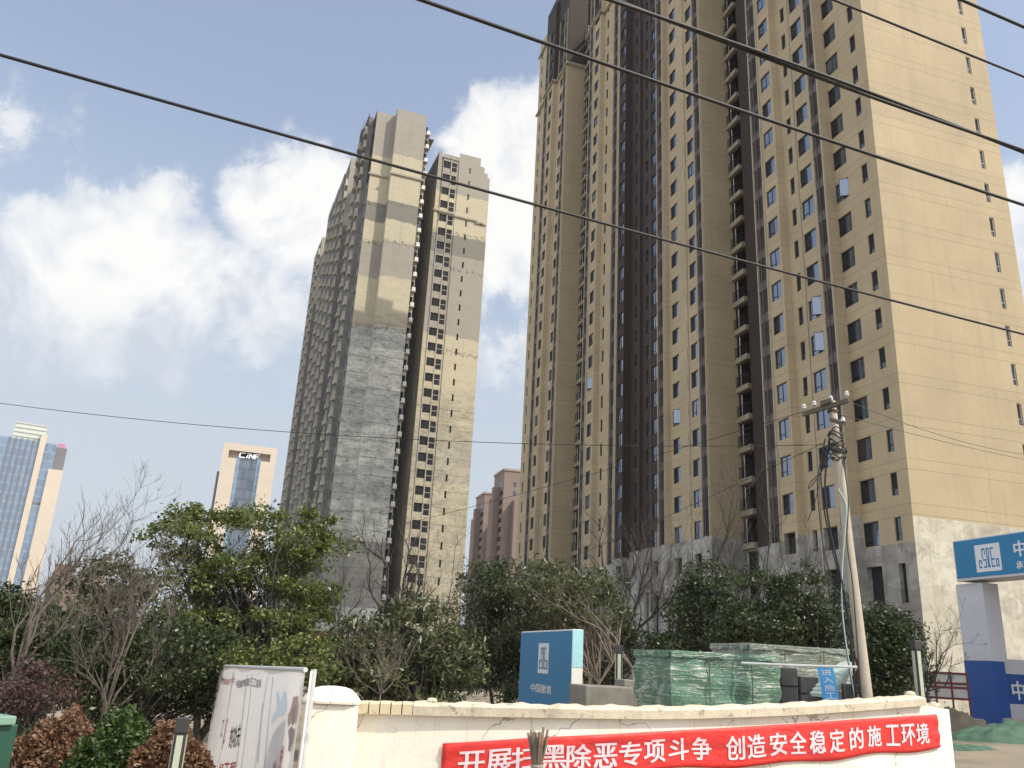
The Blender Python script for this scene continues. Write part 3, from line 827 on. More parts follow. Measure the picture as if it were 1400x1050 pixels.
_, zl1 = U(80, 62); ul0, _ = U(68, 150); ul1, _ = U(250, 150)
b = MB(); gp.box(b, ul0, ul1, ztop+.01, zl1, 1, 18)
o = b.build('roof_lantern', M['lantern'], G)
b = MB()
for k in range(4): gp.box(b, ul0-.2, ul1+.2, ztop+1+k*(zl1-ztop-1.4)/3, ztop+1.5+k*(zl1-ztop-1.4)/3, .7, .99)
b.build('frame', M['white_frame'], G)
b = MB(); gp.box(b, u_l-14, u_l-9.52, -2, ztop-2, 1, 20); b.build('glass_front', M['curtain'], G)
b = MB(); gp.box(b, u_g2b+.3, u_g2b+3.3, zg2+.02, zg2+1.6, 6, 6.4); b.build('sign', M['mag'], G)
b = MB(); ua, za = U(176, 508); ub, zb_ = U(224, 526); gp.box(b, ua, ub, zb_, za, .9, .98); b.build('sign', M['grey_panel'], G)

# beige office tower with the roof letters
cpn = Plane(335, 650, 330)
U = lambda x, y: cpn.uz(280+x/9.545, 590+y/9.545)
u0, zt = U(255, 140); u1, zt1 = U(950, 222); zt = (zt+zt1)/2
ug0, _ = U(425, 280); ug1, zg1 = U(735, 360); _, zsign0 = U(590, 345)
CN = thing('stone_office_tower', 'square beige stone office block with white rooftop letters above a dark glass strip', 'office building', (cpn.O[0], cpn.O[1], 0))
bw = zt*.035
b = MB()
cpn.box(b, u0, ug0, -2, zt-bw-3, 0, 24); cpn.box(b, ug1, u1, -2, zt-bw-3, 0, 24)
cpn.box(b, u0, u1, zt-bw, zt, 0, 24)
cpn.box(b, u0, u0+2.2, zt-bw-3, zt-bw, 0, 24); cpn.box(b, u1-2.2, u1, zt-bw-3, zt-bw, 0, 24)
cpn.box(b, u0+2.2, ug0+1, zt-bw-3, zt-bw, 3, 22); cpn.box(b, ug1-1, u1-2.2, zt-bw-3, zt-bw, 3, 22)
b.build('wall', M['tan_stone'], CN)
b = MB(); cpn.box(b, ug0+.01, ug1-.01, -2, zg1+.5, 1.2, 20); b.build('glass_front', M['curtain2'], CN)
b = MB(); cpn.box(b, ug0+.01, ug0+1.4, -2, zg1, .9, 1.19); cpn.box(b, ug1-1.4, ug1-.01, -2, zg1, .9, 1.19); b.build('glass_front', M['curtain'], CN)
b = MB(); cpn.box(b, u0-1.0, u0-.01, -2, zt*.86, 4, 24); b.build('wall', M['grey_panel'], CN)
b = MB()
_, zs1 = U(590, 280); _, zs0 = U(590, 352); us0, _ = U(452, 300); us1, _ = U(718, 330)
def fnc(u, v): q = cpn.P(us0+(us1-us0)*u, .5); return (q[0], q[1], zs0+(zs1-zs0)*v)
def stroke(pts, wd):
    for (xa, ya), (xb, yb) in zip(pts[:-1], pts[1:]):
        dx, dy = xb-xa, yb-ya; l = math.hypot(dx*1.6, dy); nx_, ny_ = -dy/l*wd/1.6, dx*1.6/l*wd
        q = [fnc(xa+nx_/1.6, ya+ny_), fnc(xb+nx_/1.6, yb+ny_), fnc(xb-nx_/1.6, yb-ny_), fnc(xa-nx_/1.6, ya-ny_)]
        b.quad(*q)
stroke([(.3, .9), (.04, .9), (.02, .1), (.28, .1)], .09)
stroke([(.36, .05), (.42, .62)], .08); stroke([(.40, .80), (.43, .98)], .08)
stroke([(.48, .02), (.53, .95), (.68, .05), (.73, .98)], .085)
stroke([(.76, 0), (.80, .9), (1, .9)], .09); stroke([(.79, .48), (.96, .48)], .08)
b.build('sign', M['white_let'], CN)

# pink brick blocks in the gap between the two towers
def pink_block(P, x0, xm, x1, ys, ye, D, label):
    """lit gable at the right (x..x1), long shaded side running away to x0"""
    C_ = pt(xm, ys, D); z2 = C_[2]
    ls, _ = hit(x0, ye, C_, uL); wr_, _ = hit(x1, ys, C_, uR); ls = min(max(ls, 12), 60)
    r = thing('brick_apartment_block', label, 'apartment building', (C_[0], C_[1], 0))
    def bx(s0, s1, d0, d1, z0, z1, nm, mt):
        b = MB(); q = C_[:2]+uL*s0+uR*d0; b.box((q[0], q[1], z0), (*(uL*(s1-s0)), 0), (*(uR*(d1-d0)), 0), (0, 0, z1-z0)); return b.build(nm, M[mt], r)
    bx(0, ls, 0, wr_, -2, z2, 'wall', 'pink')
    bx(ls*.35, ls*.55, -2.2, -.01, -2, z2-5, 'stair_bay', 'pink'); bx(ls*.75, ls, -1.5, -.01, -2, z2-8, 'stair_bay', 'pink')
    bx(-3.0, -.02, 3, wr_+6, -2, z2-10, 'wing', 'pink')
    bx(-.3, ls+.3, -.3, wr_+.3, z2+.001, z2+.7, 'parapet', 'pinkpale')
    b = MB()
    for k in range(24):
        z = z2-5-k*3.0
        if z < 2: break
        for f in (.06, .16, .26, .62, .70):
            q = C_[:2]+uL*ls*f; b.box((q[0]-uR[0]*.06, q[1]-uR[1]*.06, z), (*(uL*1.3), 0), (*(uR*.05), 0), (0, 0, 1.5))
        q = C_[:2]+uR*wr_*.5; b.box((q[0]-uL[0]*.06, q[1]-uL[1]*.06, z), (*(uR*1.0), 0), (*(uL*.05), 0), (0, 0, 1.4))
    b.build('window', M['glass2'], r)['kind'] = 'stuff'
pink_block((670, 720), 653.5, 663, 680, 675, 690, 300, 'lower pink brick apartment block half hidden behind its taller twin between the towers')
pink_block((690, 700), 680, 690, 716, 643, 655, 270, 'taller pink brick apartment block in the gap left of the beige tower')
pink_block((85, 780), 70, 76, 98, 772, 780, 420, 'hazy pink apartment block on the horizon behind the leaning bare tree')
pink_block((125, 800), 108, 114, 138, 782, 788, 430, 'small faded pink apartment block on the horizon behind the bushy bare tree')
# brick shed at the foot of the unfinished tower
sp_ = Plane(448, 866, 100)
a, z1 = sp_.uz(425, 862); e, _ = sp_.uz(468, 868)
r = thing('brick_shed', 'low reddish brick shed at the foot of the unfinished tower', 'shed', (sp_.O[0], sp_.O[1], 0))
b = MB(); sp_.box(b, a, e, -1, z1, 0, 5); b.build('wall', plain('red_brick', (.22, .10, .06), .9, .2, 3), r)
b = MB(); sp_.box(b, a-.3, e+.3, z1+.001, z1+.25, -.3, 5.3); b.build('roof', M['B_trim'], r)

# ------------------------------------------------------------------ curved boundary wall with the banner
M['plaster'] = None
def plaster(name):
    mt, nt, bs = newmat(name)
    v, raw = coords(nt)
    c = (.84, .79, .69)
    out = ramp(nt, noise(nt, v, .8, 6, .65), [(.3, (.72, .65, .52)), (.62, c), (.8, (.86, .81, .71))])
    vs, _ = coords(nt, (5, 5, .5))
    k = ramp(nt, noise(nt, vs, 1.5, 6, .7), [(.55, (0, 0, 0)), (.72, (1, 1, 1))])
    out = mixc(nt, mth(nt, 'MULTIPLY', k, .4), out, (.34, .29, .21))
    k2 = ramp(nt, noise(nt, v, 2.2, 7, .75, .8), [(.62, (0, 0, 0)), (.68, (1, 1, 1))])
    out = mixc(nt, mth(nt, 'MULTIPLY', k2, .35), out, (.42, .38, .32))
    vo = N(nt, 'ShaderNodeTexVoronoi', feature='DISTANCE_TO_EDGE'); vo.inputs['Scale'].default_value = .55
    nz = N(nt, 'ShaderNodeTexNoise'); nz.inputs['Scale'].default_value = 2.5; nz.inputs['Detail'].default_value = 5; L(nt, v, nz.inputs['Vector'])
    vm = N(nt, 'ShaderNodeVectorMath', operation='MULTIPLY_ADD'); L(nt, nz.outputs['Color'], vm.inputs[0]); vm.inputs[1].default_value = (.5, .5, .5); L(nt, v, vm.inputs[2]); L(nt, vm.outputs[0], vo.inputs['Vector'])
    cr_ = mth(nt, 'LESS_THAN', vo.outputs['Distance'], .0045)
    out = mixc(nt, mth(nt, 'MULTIPLY', cr_, .6), out, (.2, .17, .13))
    L(nt, out, bs.inputs['Base Color']); bs.inputs['Roughness'].default_value = .85
    bump(nt, bs, noise(nt, v, 14, 6), .3, .02)
    return mt
M['plaster'] = plaster('cream_plaster')
M['coping'] = plain('stained_coping', (.60, .53, .40), .9, .18, 4, 0, .5, .3, ((.16, .13, .10), 5, .58))
M['tile'] = plain('yellow_coping_tile', (.60, .51, .34), .6, .2, 2, 0, .3, 0, ((.18, .14, .09), 4, .6))
KN = [(486, 958, 12.0), (600, 960, 12.0), (700, 962, 12.1), (800, 964, 12.3), (900, 965.5, 12.7), (1000, 964, 13.25), (1100, 960.5, 13.9), (1200, 954.5, 14.8), (1258, 951, 15.35), (1296, 957, 15.75)]
WP = []
for px, py, Y in KN:
    v = ray(px, py); q = v*(Y/v[1]); WP.append((q[0], q[1], EYE+q[2]))
WP = np.array(WP)
def catmull(P, n=8):
    out = []
    for i in range(len(P)-1):
        p0, p1, p2, p3 = P[max(i-1, 0)], P[i], P[i+1], P[min(i+2, len(P)-1)]
        for k in range(n):
            t = k/n
            out.append(.5*((2*p1)+(-p0+p2)*t+(2*p0-5*p1+4*p2-p3)*t*t+(-p0+3*p1-3*p2+p3)*t**3))
    out.append(P[-1]); return np.array(out)
WC = catmull(WP)
seglen = np.hypot(*np.diff(WC[:, :2], axis=0).T); ARC = np.concatenate([[0], np.cumsum(seglen)])
def wall_at(s):
    """point on the wall line at arc length s: xy, coping z, tangent, normal (towards the road)"""
    s = min(max(s, 0), ARC[-1]-1e-6)
    i = int(np.searchsorted(ARC, s, side='right')-1); t = (s-ARC[i])/seglen[i]
    p = WC[i]*(1-t)+WC[i+1]*t
    i2 = min(i+1, len(seglen)-1)
    ta = (WC[i+1]-WC[i])[:2]; tb = (WC[i2+1]-WC[i2])[:2]; tg = ta*(1-t)+tb*t; tg /= np.linalg.norm(tg)
    return p[:2], p[2], tg, np.array([tg[1], -tg[0]])
def arc_of(px, py):
    a = math.atan2(*ray(px, py)[:2]); best = 0; e = 9
    for s in np.linspace(0, ARC[-1], 1600):
        q = wall_at(s)[0]; d = abs(math.atan2(q[0], q[1])-a)
        if d < e: e = d; best = s
    return best
def z_on(px, py):
    s = arc_of(px, py); q = wall_at(s)[0]; return s, EYE+ray(px, py)[2]*math.hypot(*q)
W0 = wall_at(0)[0]
WALL = thing('boundary_wall', 'long cream plastered boundary wall with stained coping, curving away behind the red banner', 'wall', (W0[0], W0[1], 0))
s_end = ARC[-1]; s_cop = arc_of(1258, 955)
ss = np.linspace(0, s_end, 90)
b = MB()
def ring(s):
    p, z, t, n = wall_at(s)
    top = z - .16
    f, k = p + n*0.0, p - n*.24
    return [(f[0], f[1], -1.2), (f[0], f[1], top), (k[0], k[1], top), (k[0], k[1], -1.2)]
prev = None
for s in ss:
    r = ring(s)
    if prev is not None:
        for j in range(3): b.quad(prev[j], r[j], r[j+1], prev[j+1]) if j else b.quad(prev[0], r[0], r[1], prev[1])
    else: b.quad(r[0], r[1], r[2], r[3])
    prev = r
b.quad(prev[3], prev[2], prev[1], prev[0])
b.build('wall', M['plaster'], WALL)
b = MB(); prev = None
cop = np.linspace(arc_of(566, 965), s_cop, 70)
for s in cop:
    p, z, t, n = wall_at(s)
    jz = .012*math.sin(s*9.1)+.008*math.sin(s*23)
    pr = [(.0, -.17), (.10, -.165), (.115, -.05), (.085, -.02+jz), (-.12, .0+jz), (-.33, -.03), (-.33, -.17)]
    r = [(*(p+n*a), z+h) for a, h in pr]
    if prev is not None:
        for j in range(6): b.quad(prev[j], r[j], r[j+1], prev[j+1])
    else: b.poly(r)
    prev = r
b.poly(prev[::-1])
b.build('coping', M['coping'], WALL)
s0_, s1_ = arc_of(491, 960), arc_of(566, 963)
for k in range(5):
    a, c = s0_+(s1_-s0_)*k/5+.008, s0_+(s1_-s0_)*(k+1)/5-.008
    b = MB(); rr = []
    for s in (a, c):
        p, z, t, n = wall_at(s); z += rnd.uniform(-.006, .006)
        rr.append([(*(p+n*x), z+h) for x, h in ((.0, -.158), (.11, -.158), (.11, -.03), (.07, .005), (-.3, -.01), (-.3, -.158))])
    for j in range(5): b.quad(rr[0][j], rr[1][j], rr[1][j+1], rr[0][j+1])
    b.poly(rr[0][::-1]); b.poly(rr[1])
    bevel(b.build('coping_tile', M['tile'], WALL), .006, 1)
# loose stones on the bare end of the wall
for s, q_ in ((arc_of(1252, 950), .09), (arc_of(1272, 955), .07), (arc_of(1284, 957), .11), (arc_of(590, 960), .07)):
    p, z, t, n = wall_at(s)
    st = MB(); zt_ = z-.16 if s > s_cop else z
    c = p - n*.1
    st.lathe((c[0], c[1], zt_-.01), [(q_*.9, 0), (q_*1.1, q_*.3), (q_*.8, q_*.75), (q_*.05, q_*.9)], 7)
    o = st.build('loose_stone', M['coping'], smooth=False, loc=(c[0], c[1], zt_))
    tag(o, {0: 'rounded lump of mortar at the right end of the wall coping', 1: 'small flat stone on the bare end of the boundary wall', 2: 'largest lump of rubble at the very end of the boundary wall', 3: 'little piece of mortar on the coping near the yellow tiles'}[[.09, .07, .11, .07].index(q_) if s > 2 else 3], 'stone')
# gate pillar at the left end
b = MB()
pL, pR = pt(418, 957, 11.75), pt(491, 957, 11.78)
pL = pL.copy(); _d = (pR-pL)*.03; pL -= _d; pR = pR+_d
pd = (pR-pL)[:2]; pw = np.linalg.norm(pd); pd /= pw; pn_ = np.array([-pd[1], pd[0]])
zc = pL[2]
PIL = thing('gate_pillar', 'square cream plastered pillar with a domed cap, left end of the boundary wall', 'pillar', (pL[0], pL[1], 0))
b.box((pL[0]-pn_[0]*.06+pd[0]*.02, pL[1]-pn_[1]*.06+pd[1]*.02, -1.2), (*(pd*(pw-.04)), 0), (*(pn_*(pw-.1)), 0), (0, 0, zc+1.2-.03))
bevel(b.build('shaft', M['plaster'], PIL), .03, 3)
b = MB()
ctr = pL[:2]+pd*pw/2+pn_*(pw/2-.1); n_ = 12
lev = [(1.03, 0), (1.05, .03), (1.0, .06), (.86, .12), (.68, .17), (.46, .195), (.2, .205), (.0, .207)]
rings = []
for f, h in lev:
    rg = []
    for j in range(24):
        w_ = 2*PI*j/24; x, y = math.cos(w_), math.sin(w_)
        e = 5 if f > .9 else (3.2 if f > .5 else 2.2)
        k = (abs(x)**e+abs(y)**e)**(-1/e)
        q = ctr + pd*(x*k*f*pw/2) + pn_*(y*k*f*pw/2); rg.append((q[0], q[1], zc-.03+h))
    rings.append(rg)
for r0, r1 in zip(rings[:-1], rings[1:]):
    for j in range(24): b.quad(r0[j], r0[(j+1) % 24], r1[(j+1) % 24], r1[j])
b.build('cap', M['plaster'], PIL, smooth=True)

# banner
M['red'] = None
def cloth(name, col, wr=.5):
    mt, nt, bs = newmat(name); v, _ = coords(nt, (1, 1, 2.2))
    f = noise(nt, v, 1.6, 4, .6, 1.2)
    c = np.array(col)
    L(nt, ramp(nt, f, [(.3, tuple(c*.9)), (.7, tuple(np.minimum(c*1.08, 1)))]), bs.inputs['Base Color']); bs.inputs['Roughness'].default_value = .55
    bump(nt, bs, f, wr, .06); return mt
M['red'] = cloth('red_banner_cloth', (.62, .028, .022))
M['bletter'] = plain('pale_pink_lettering', (.78, .58, .60), .6, .05)
tp = [z_on(x, y) for x, y in ((605, 1016), (742, 1007.3), (870, 1001), (1000, 994), (1130, 985.5), (1279, 976.4))]
bt = [z_on(x, y) for x, y in ((940, 1050), (1060, 1044.5), (1150, 1036), (1284, 1022.5))]
sB0, sB1 = tp[0][0], tp[-1][0]
def ztop_b(s): return float(np.interp(s, [q[0] for q in tp], [q[1] for q in tp]))
hgt0 = ztop_b(bt[0][0])-bt[0][1]
def zbot_b(s):
    if s <= bt[0][0]: return ztop_b(s)-hgt0
    return float(np.interp(s, [q[0] for q in bt], [q[1] for q in bt]))
def ban(u, v, lift=0.):
    """u = arc length, v = 0..1 up the cloth"""
    p, z, t, n = wall_at(u)
    zt_, zb_ = ztop_b(u), zbot_b(u)
    e0 = max(0, 1-(u-sB0)/.5); e1 = max(0, 1-(sB1-u)/.5)
    wv = .011*math.sin(u*3.3+v*2) + .02*(e0+e1)*math.sin((v-.5)*14+(e0+e1)*4)
    q = p + n*(.03+.012+wv*.6+lift)
    return (q[0], q[1], zb_+(zt_-zb_)*v+.012*math.sin(u*3.1)*(1-v)*2)
b = MB(); nu = 120; nv = 10
for i in range(nu+1):
    for j in range(nv+1): b.V.append(ban(sB0+(sB1-sB0)*i/nu, j/nv))
for i in range(nu):
    for j in range(nv): a = i*(nv+1)+j; b.F.append((a, a+nv+1, a+nv+2, a+1)); b.M.append(0)
BAN = b.build('banner', M['red'], smooth=True, loc=(*wall_at(sB0)[0], 0))
tag(BAN, 'long red cloth banner with pale Chinese lettering hung along the cream boundary wall', 'banner')
sol = BAN.modifiers.new('thick', 'SOLIDIFY'); sol.thickness = .004
CH = '开展扫黑除恶专项斗争创造安全稳定的施工环境'
CX = [644, 681.6, 716, 756, 790, 825.6, 859.5, 892, 925, 956, 1001.7, 1030.6, 1061, 1087.7, 1114, 1140, 1167, 1192, 1217, 1237.5, 1257.5]
b = MB()
for ch, cx in zip(CH, CX):
    y = np.interp(cx, [644, 956, 1257], [1046, 1019.5, 1003])
    s = arc_of(cx, y)
    V, F = textmesh(ch)
    wch = .335
    for k_, (ox, oy) in enumerate(((-.024, -.012), (.024, -.012), (-.024, .012), (.024, .012))):   # heavy strokes
        i0 = len(b.V)
        for x, yv in V: b.V.append(ban(s+(x-.5+ox)*wch, .20+.58*(yv+oy), .010+.0007*k_))
        for f in F: b.F.append(tuple(i0+k for k in f)); b.M.append(0)
b.build('lettering', M['bletter'], BAN)
M['rope'] = plain('grey_rope', (.3, .27, .22), .9)

# bundle of cut sticks leaning against the banner
bx_, by_ = pt(738, 1040, 10.9)[:2]
zg = ground_z(bx_, by_)
bt_ = pt(736, 998, 10.9)
t = thing('stick_bundle', 'bundle of cut brown sticks tied together, standing in front of the red banner', 'sticks', (bx_, by_, zg))
for k in range(11):
    a = 2*PI*k/11+.3; r0 = rnd.uniform(.02, .06)
    top = np.array([bt_[0]+math.cos(a)*rnd.uniform(.06, .15), bt_[1]+math.sin(a)*rnd.uniform(.03, .1), bt_[2]+rnd.uniform(-.06, .05)])
    mid = np.array([bt_[0]+math.cos(a)*.045, bt_[1]+math.sin(a)*.045, bt_[2]-.38])
    low = np.array([bx_+math.cos(a)*.05, by_+math.sin(a)*.05, zg])
    s_ = MB(); s_.tube([low, mid*.5+low*.5+np.array([0, 0, .1]), mid, mid*.45+top*.55+np.array([.0, .0, 0]), top], [.02, .02, .019, .017, .015], 6)
    s_.build('stick', M['bark_a'] if 'bark_a' in M else M.setdefault('bark_a', plain('grey_brown_bark', (.17, .13, .09), .9, .35, 9, 0, .5)), t, smooth=True)
s_ = MB(); s_.lathe((bt_[0], bt_[1], bt_[2]-.42), [(.075, 0), (.08, .02), (.075, .04)], 12); s_.build('tie', M['rope'], t)

# ------------------------------------------------------------------ printed hoarding on the left
M['vinyl'] = cloth('white_printed_vinyl', (.86, .84, .82), .35)
_nt = M['vinyl'].node_tree; _t = N(_nt, 'ShaderNodeBsdfTranslucent'); _t.inputs['Color'].default_value = (.74, .71, .68, 1)
_mx = N(_nt, 'ShaderNodeMixShader'); _mx.inputs[0].default_value = .45; L(_nt, _nt.nodes['Principled BSDF'].outputs[0], _mx.inputs[1]); L(_nt, _t.outputs[0], _mx.inputs[2]); L(_nt, _mx.outputs[0], _nt.nodes['Material Output'].inputs['Surface'])
Hn = pt(418, 917, 11.0); ang = math.radians(-24)
hd = np.array([math.sin(ang), math.cos(ang)]); hl = 8.6
Hf_s, Hf_z = hit(301, 911, Hn, hd)
hn = np.array([-hd[1], hd[0]])
HO = thing('printed_hoarding', 'white printed vinyl hoarding with red and black brush lettering, left of the cream pillar', 'hoarding', (Hn[0], Hn[1], 0))
def hoard(s, v, lift=0):
    q = Hn[:2]+hd*s+hn*(lift+.02*math.sin(s*2.2+v*3))
    zt_ = Hn[2]+(Hf_z-Hn[2])*s/Hf_s + .02*math.sin(s*3.3)
    return (q[0], q[1], -.6+(zt_+.6)*v)
b = MB(); nu, nv = 60, 14
for i in range(nu+1):
    for j in range(nv+1): b.V.append(hoard(Hf_s*i/nu, j/nv))
for i in range(nu):
    for j in range(nv): a = i*(nv+1)+j; b.F.append((a, a+1, a+nv+2, a+nv+1)); b.M.append(0)
o = b.build('sheet', M['vinyl'], HO, smooth=True)
for s in (0.0, Hf_s*.28, Hf_s*.52, Hf_s*.74, Hf_s):
    q = Hn[:2]+hd*s-hn*.10; zt_ = hoard(s, 1)[2]; b = MB()
    b.tube([(q[0], q[1], -.8), (q[0], q[1], zt_+.02)], .035, 8)
    b.build('post', M['pipe'], HO)
b = MB()
q0, q1 = hoard(0, 1), hoard(Hf_s, 1)
b.tube([np.array(q0)+np.array([0, 0, .01]), np.array(q1)+np.array([0, 0, .01])], .03, 8); b.build('rail', M['pipe'], HO)
b = MB(); q = Hn[:2]-hd*.004
b.box((q[0]-hn[0]*.1, q[1]-hn[1]*.1, -.6), (*(-hd*.02), 0), (*(hn*.045), 0), (0, 0, Hn[2]+.6)); b.build('edge_flap', M['white_let'], HO)
M['seamc'] = plain('grey_seam', (.5, .48, .46), .7)
M['ink'] = plain('black_ink', (.03, .03, .03), .6); M['redink'] = plain('red_ink', (.45, .03, .04), .6)
M['fade_red'] = plain('faded_red_ink', (.55, .25, .22), .6); M['fade_grey'] = plain('faded_grey_ink', (.22, .21, .21), .6)
M['skin'] = plain('printed_skin_tone', (.50, .35, .28), .6, .2, 2); M['skyblue'] = plain('printed_pale_blue', (.70, .755, .80), .6, .06, 2); M['printshade'] = plain('printed_dark_brown', (.38, .31, .27), .6, .2, 2)
def hs(px, py):
    s, z = hit(px, py, Hn, hd); return s, z
def hv(px, py):
    s, z = hs(px, py); zt_ = hoard(s, 1)[2]; return s, (z+.6)/(zt_+.6)
hz_ = lambda x, y: hv(280+x/7, 900+y/7)
def patch(pts, mat, nm, lift=.012, n=6):
    b = MB(); P_ = [hz_(*p) for p in pts]
    c = (sum(p[0] for p in P_)/len(P_), sum(p[1] for p in P_)/len(P_))
    for i in range(len(P_)):
        a, d = P_[i], P_[(i+1) % len(P_)]
        i0 = len(b.V); b.V += [hoard(*c, lift), hoard(*a, lift), hoard(*d, lift)]; b.F.append((i0, i0+1, i0+2)); b.M.append(0)
    return b.build(nm, mat, HO)
def words(body, x0, x1, y0, y1, mat, bold=.0):
    b = MB()
    (sa, va), (sb, vb) = hz_(x0, y1), hz_(x1, y0)
    (_, vc) = hz_(x0, y0); (_, vd) = hz_(x1, y1)
    def fn(u, v):
        s = sa+(sb-sa)*u; lo = va+(vd-va)*u; hi = vc+(vb-vc)*u
        return hoard(s, lo+(hi-lo)*v, .014)
    put_text(b, body, fn, 0, 1, 0, 1, 0, 0, hn if bold or len(body) < 4 else None); return b.build('lettering', mat, HO)
words('中国城市安全', 165, 300, 180, 240, M['fade_red'], .01)
words('中国建筑第三工程局', 305, 552, 200, 275, M['fade_grey'], .01)
words('口', 145, 185, 585, 765, M['ink']); words('亿', 180, 240, 555, 850, M['redink'], .01)
words('的功夫', 242, 352, 630, 860, M['ink'], .01)
words('好工程', 140, 300, 985, 1150, M['redink'], .02); words('心', 645, 690, 965, 1060, M['redink'], .01); words('的好', 705, 770, 830, 1080, M['redink'], .015)
patch([(695, 330), (710, 300), (722, 420), (745, 330), (775, 310), (782, 470), (760, 530), (690, 560), (640, 640), (650, 560), (690, 500)], M['skyblue'], 'print')
patch([(845, 370), (900, 360), (905, 480), (890, 600), (850, 650), (830, 560), (815, 500), (830, 440)], M['skin'], 'print')
patch([(795, 540), (815, 500), (830, 560), (835, 620), (800, 660), (792, 600)], M['skin'], 'print', .013)
patch([(850, 480), (872, 470), (860, 640), (850, 650), (822, 520)], M['printshade'], 'print', .016)
patch([(805, 690), (840, 650), (880, 680), (870, 780), (840, 900), (815, 880), (820, 790)], M['printshade'], 'print', .015)
for xs_ in ((270, 130, 180, 880), (455, 150, 355, 1050), (675, 180, 570, 1050), (578, 420, 525, 1000)):
    b = MB(); (sa, va), (sb, vb) = hz_(xs_[0], xs_[1]), hz_(xs_[2], xs_[3])
    pr = [hoard(sa+(sb-sa)*k/8, va+(vb-va)*k/8, .016) for k in range(9)]
    b.tube(pr, .006, 4); b.build('seam', M['seamc'], HO)

# ------------------------------------------------------------------ vegetation kit
def rand_unit(n):
    v = nrng.normal(size=(n, 3)); return v/np.linalg.norm(v, axis=1, keepdims=True)

def leaf_mesh(name, P, ln, wd, mat, parent, droop=0., spread=1., out=None):
    n = len(P); P = np.asarray(P) - ORG[parent.name]
    a = rand_unit(n)*spread
    if out is not None: a = a + out
    a[:, 2] -= droop
    a /= np.linalg.norm(a, axis=1, keepdims=True)
    r = rand_unit(n); b = np.cross(a, r); b /= np.linalg.norm(b, axis=1, keepdims=True)
    c = np.cross(a, b)
    s = nrng.uniform(.5, 1.55, (n, 1))
    l = ln*s; w_ = wd*s
    fold = w_*.25
    V = np.empty((n, 4, 3))
    V[:, 0] = P - a*l*.5; V[:, 1] = P + b*w_*.5 + c*fold + a*l*.05; V[:, 2] = P + a*l*.5; V[:, 3] = P - b*w_*.5 + c*fold + a*l*.05
    me = bpy.data.meshes.new(name)
    me.vertices.add(n*4); me.loops.add(n*4); me.polygons.add(n)
    me.vertices.foreach_set('co', V.reshape(-1))
    me.loops.foreach_set('vertex_index', np.arange(n*4, dtype=np.int32))
    me.polygons.foreach_set('loop_start', np.arange(0, n*4, 4, dtype=np.int32))
    me.polygons.foreach_set('loop_total', np.full(n, 4, dtype=np.int32))
    me.update(calc_edges=True)
    me.materials.append(mat)
    o = bpy.data.objects.new(name, me); COL.objects.link(o); o.parent = parent; ORG[o.name] = ORG[parent.name]
    return o

M['bark'] = plain('grey_bark', (.12, .10, .08), .9, .3, 8, 0, .5)
M['bark_pale'] = plain('pale_bark', (.19, .155, .12), .9, .25, 8, 0, .4)
M['bark_dark'] = plain('dark_bark', (.055, .048, .04), .9, .3, 8, 0, .4)
M['lf_camphor'] = leafmat('glossy_green_leaves', [(.045, .07, .017), (.09, .122, .028), (.15, .178, .042), (.23, .24, .07)], .36, .3)
M['lf_dark'] = leafmat('dark_evergreen_leaves', [(.02, .034, .011), (.04, .058, .017), (.075, .092, .03)], .38, .24)
M['lf_long'] = leafmat('long_dull_leaves', [(.035, .05, .018), (.065, .08, .028), (.105, .115, .045), (.16, .155, .07)], .4, .22)
M['lf_olive'] = leafmat('olive_leaves', [(.045, .05, .022), (.07, .072, .03), (.10, .095, .045)], .5, .2)
M['lf_brown'] = leafmat('bronze_hedge_leaves', [(.11, .055, .03), (.19, .092, .048), (.27, .155, .085), (.13, .085, .04)], .5, .2)
M['lf_hedge'] = leafmat('trimmed_green_leaves', [(.035, .06, .015), (.06, .10, .022), (.085, .125, .03)], .45, .25)
M['lf_purple'] = leafmat('dull_purple_leaves', [(.06, .028, .026), (.09, .04, .036), (.05, .04, .025)], .6, .15)

def bend(p, q, sag, n=5):
    p, q = np.array(p), np.array(q); d = np.linalg.norm(q-p)
    off = nrng.normal(size=3)*d*.08; off[2] += sag*d; o2 = nrng.normal(size=3)*d*.04; o3 = nrng.normal(size=3)*d*.018
    return [p+(q-p)*t+off*4*t*(1-t)+o2*math.sin(2*PI*t)+o3*math.sin(5*PI*t) for t in np.linspace(0, 1, n)]

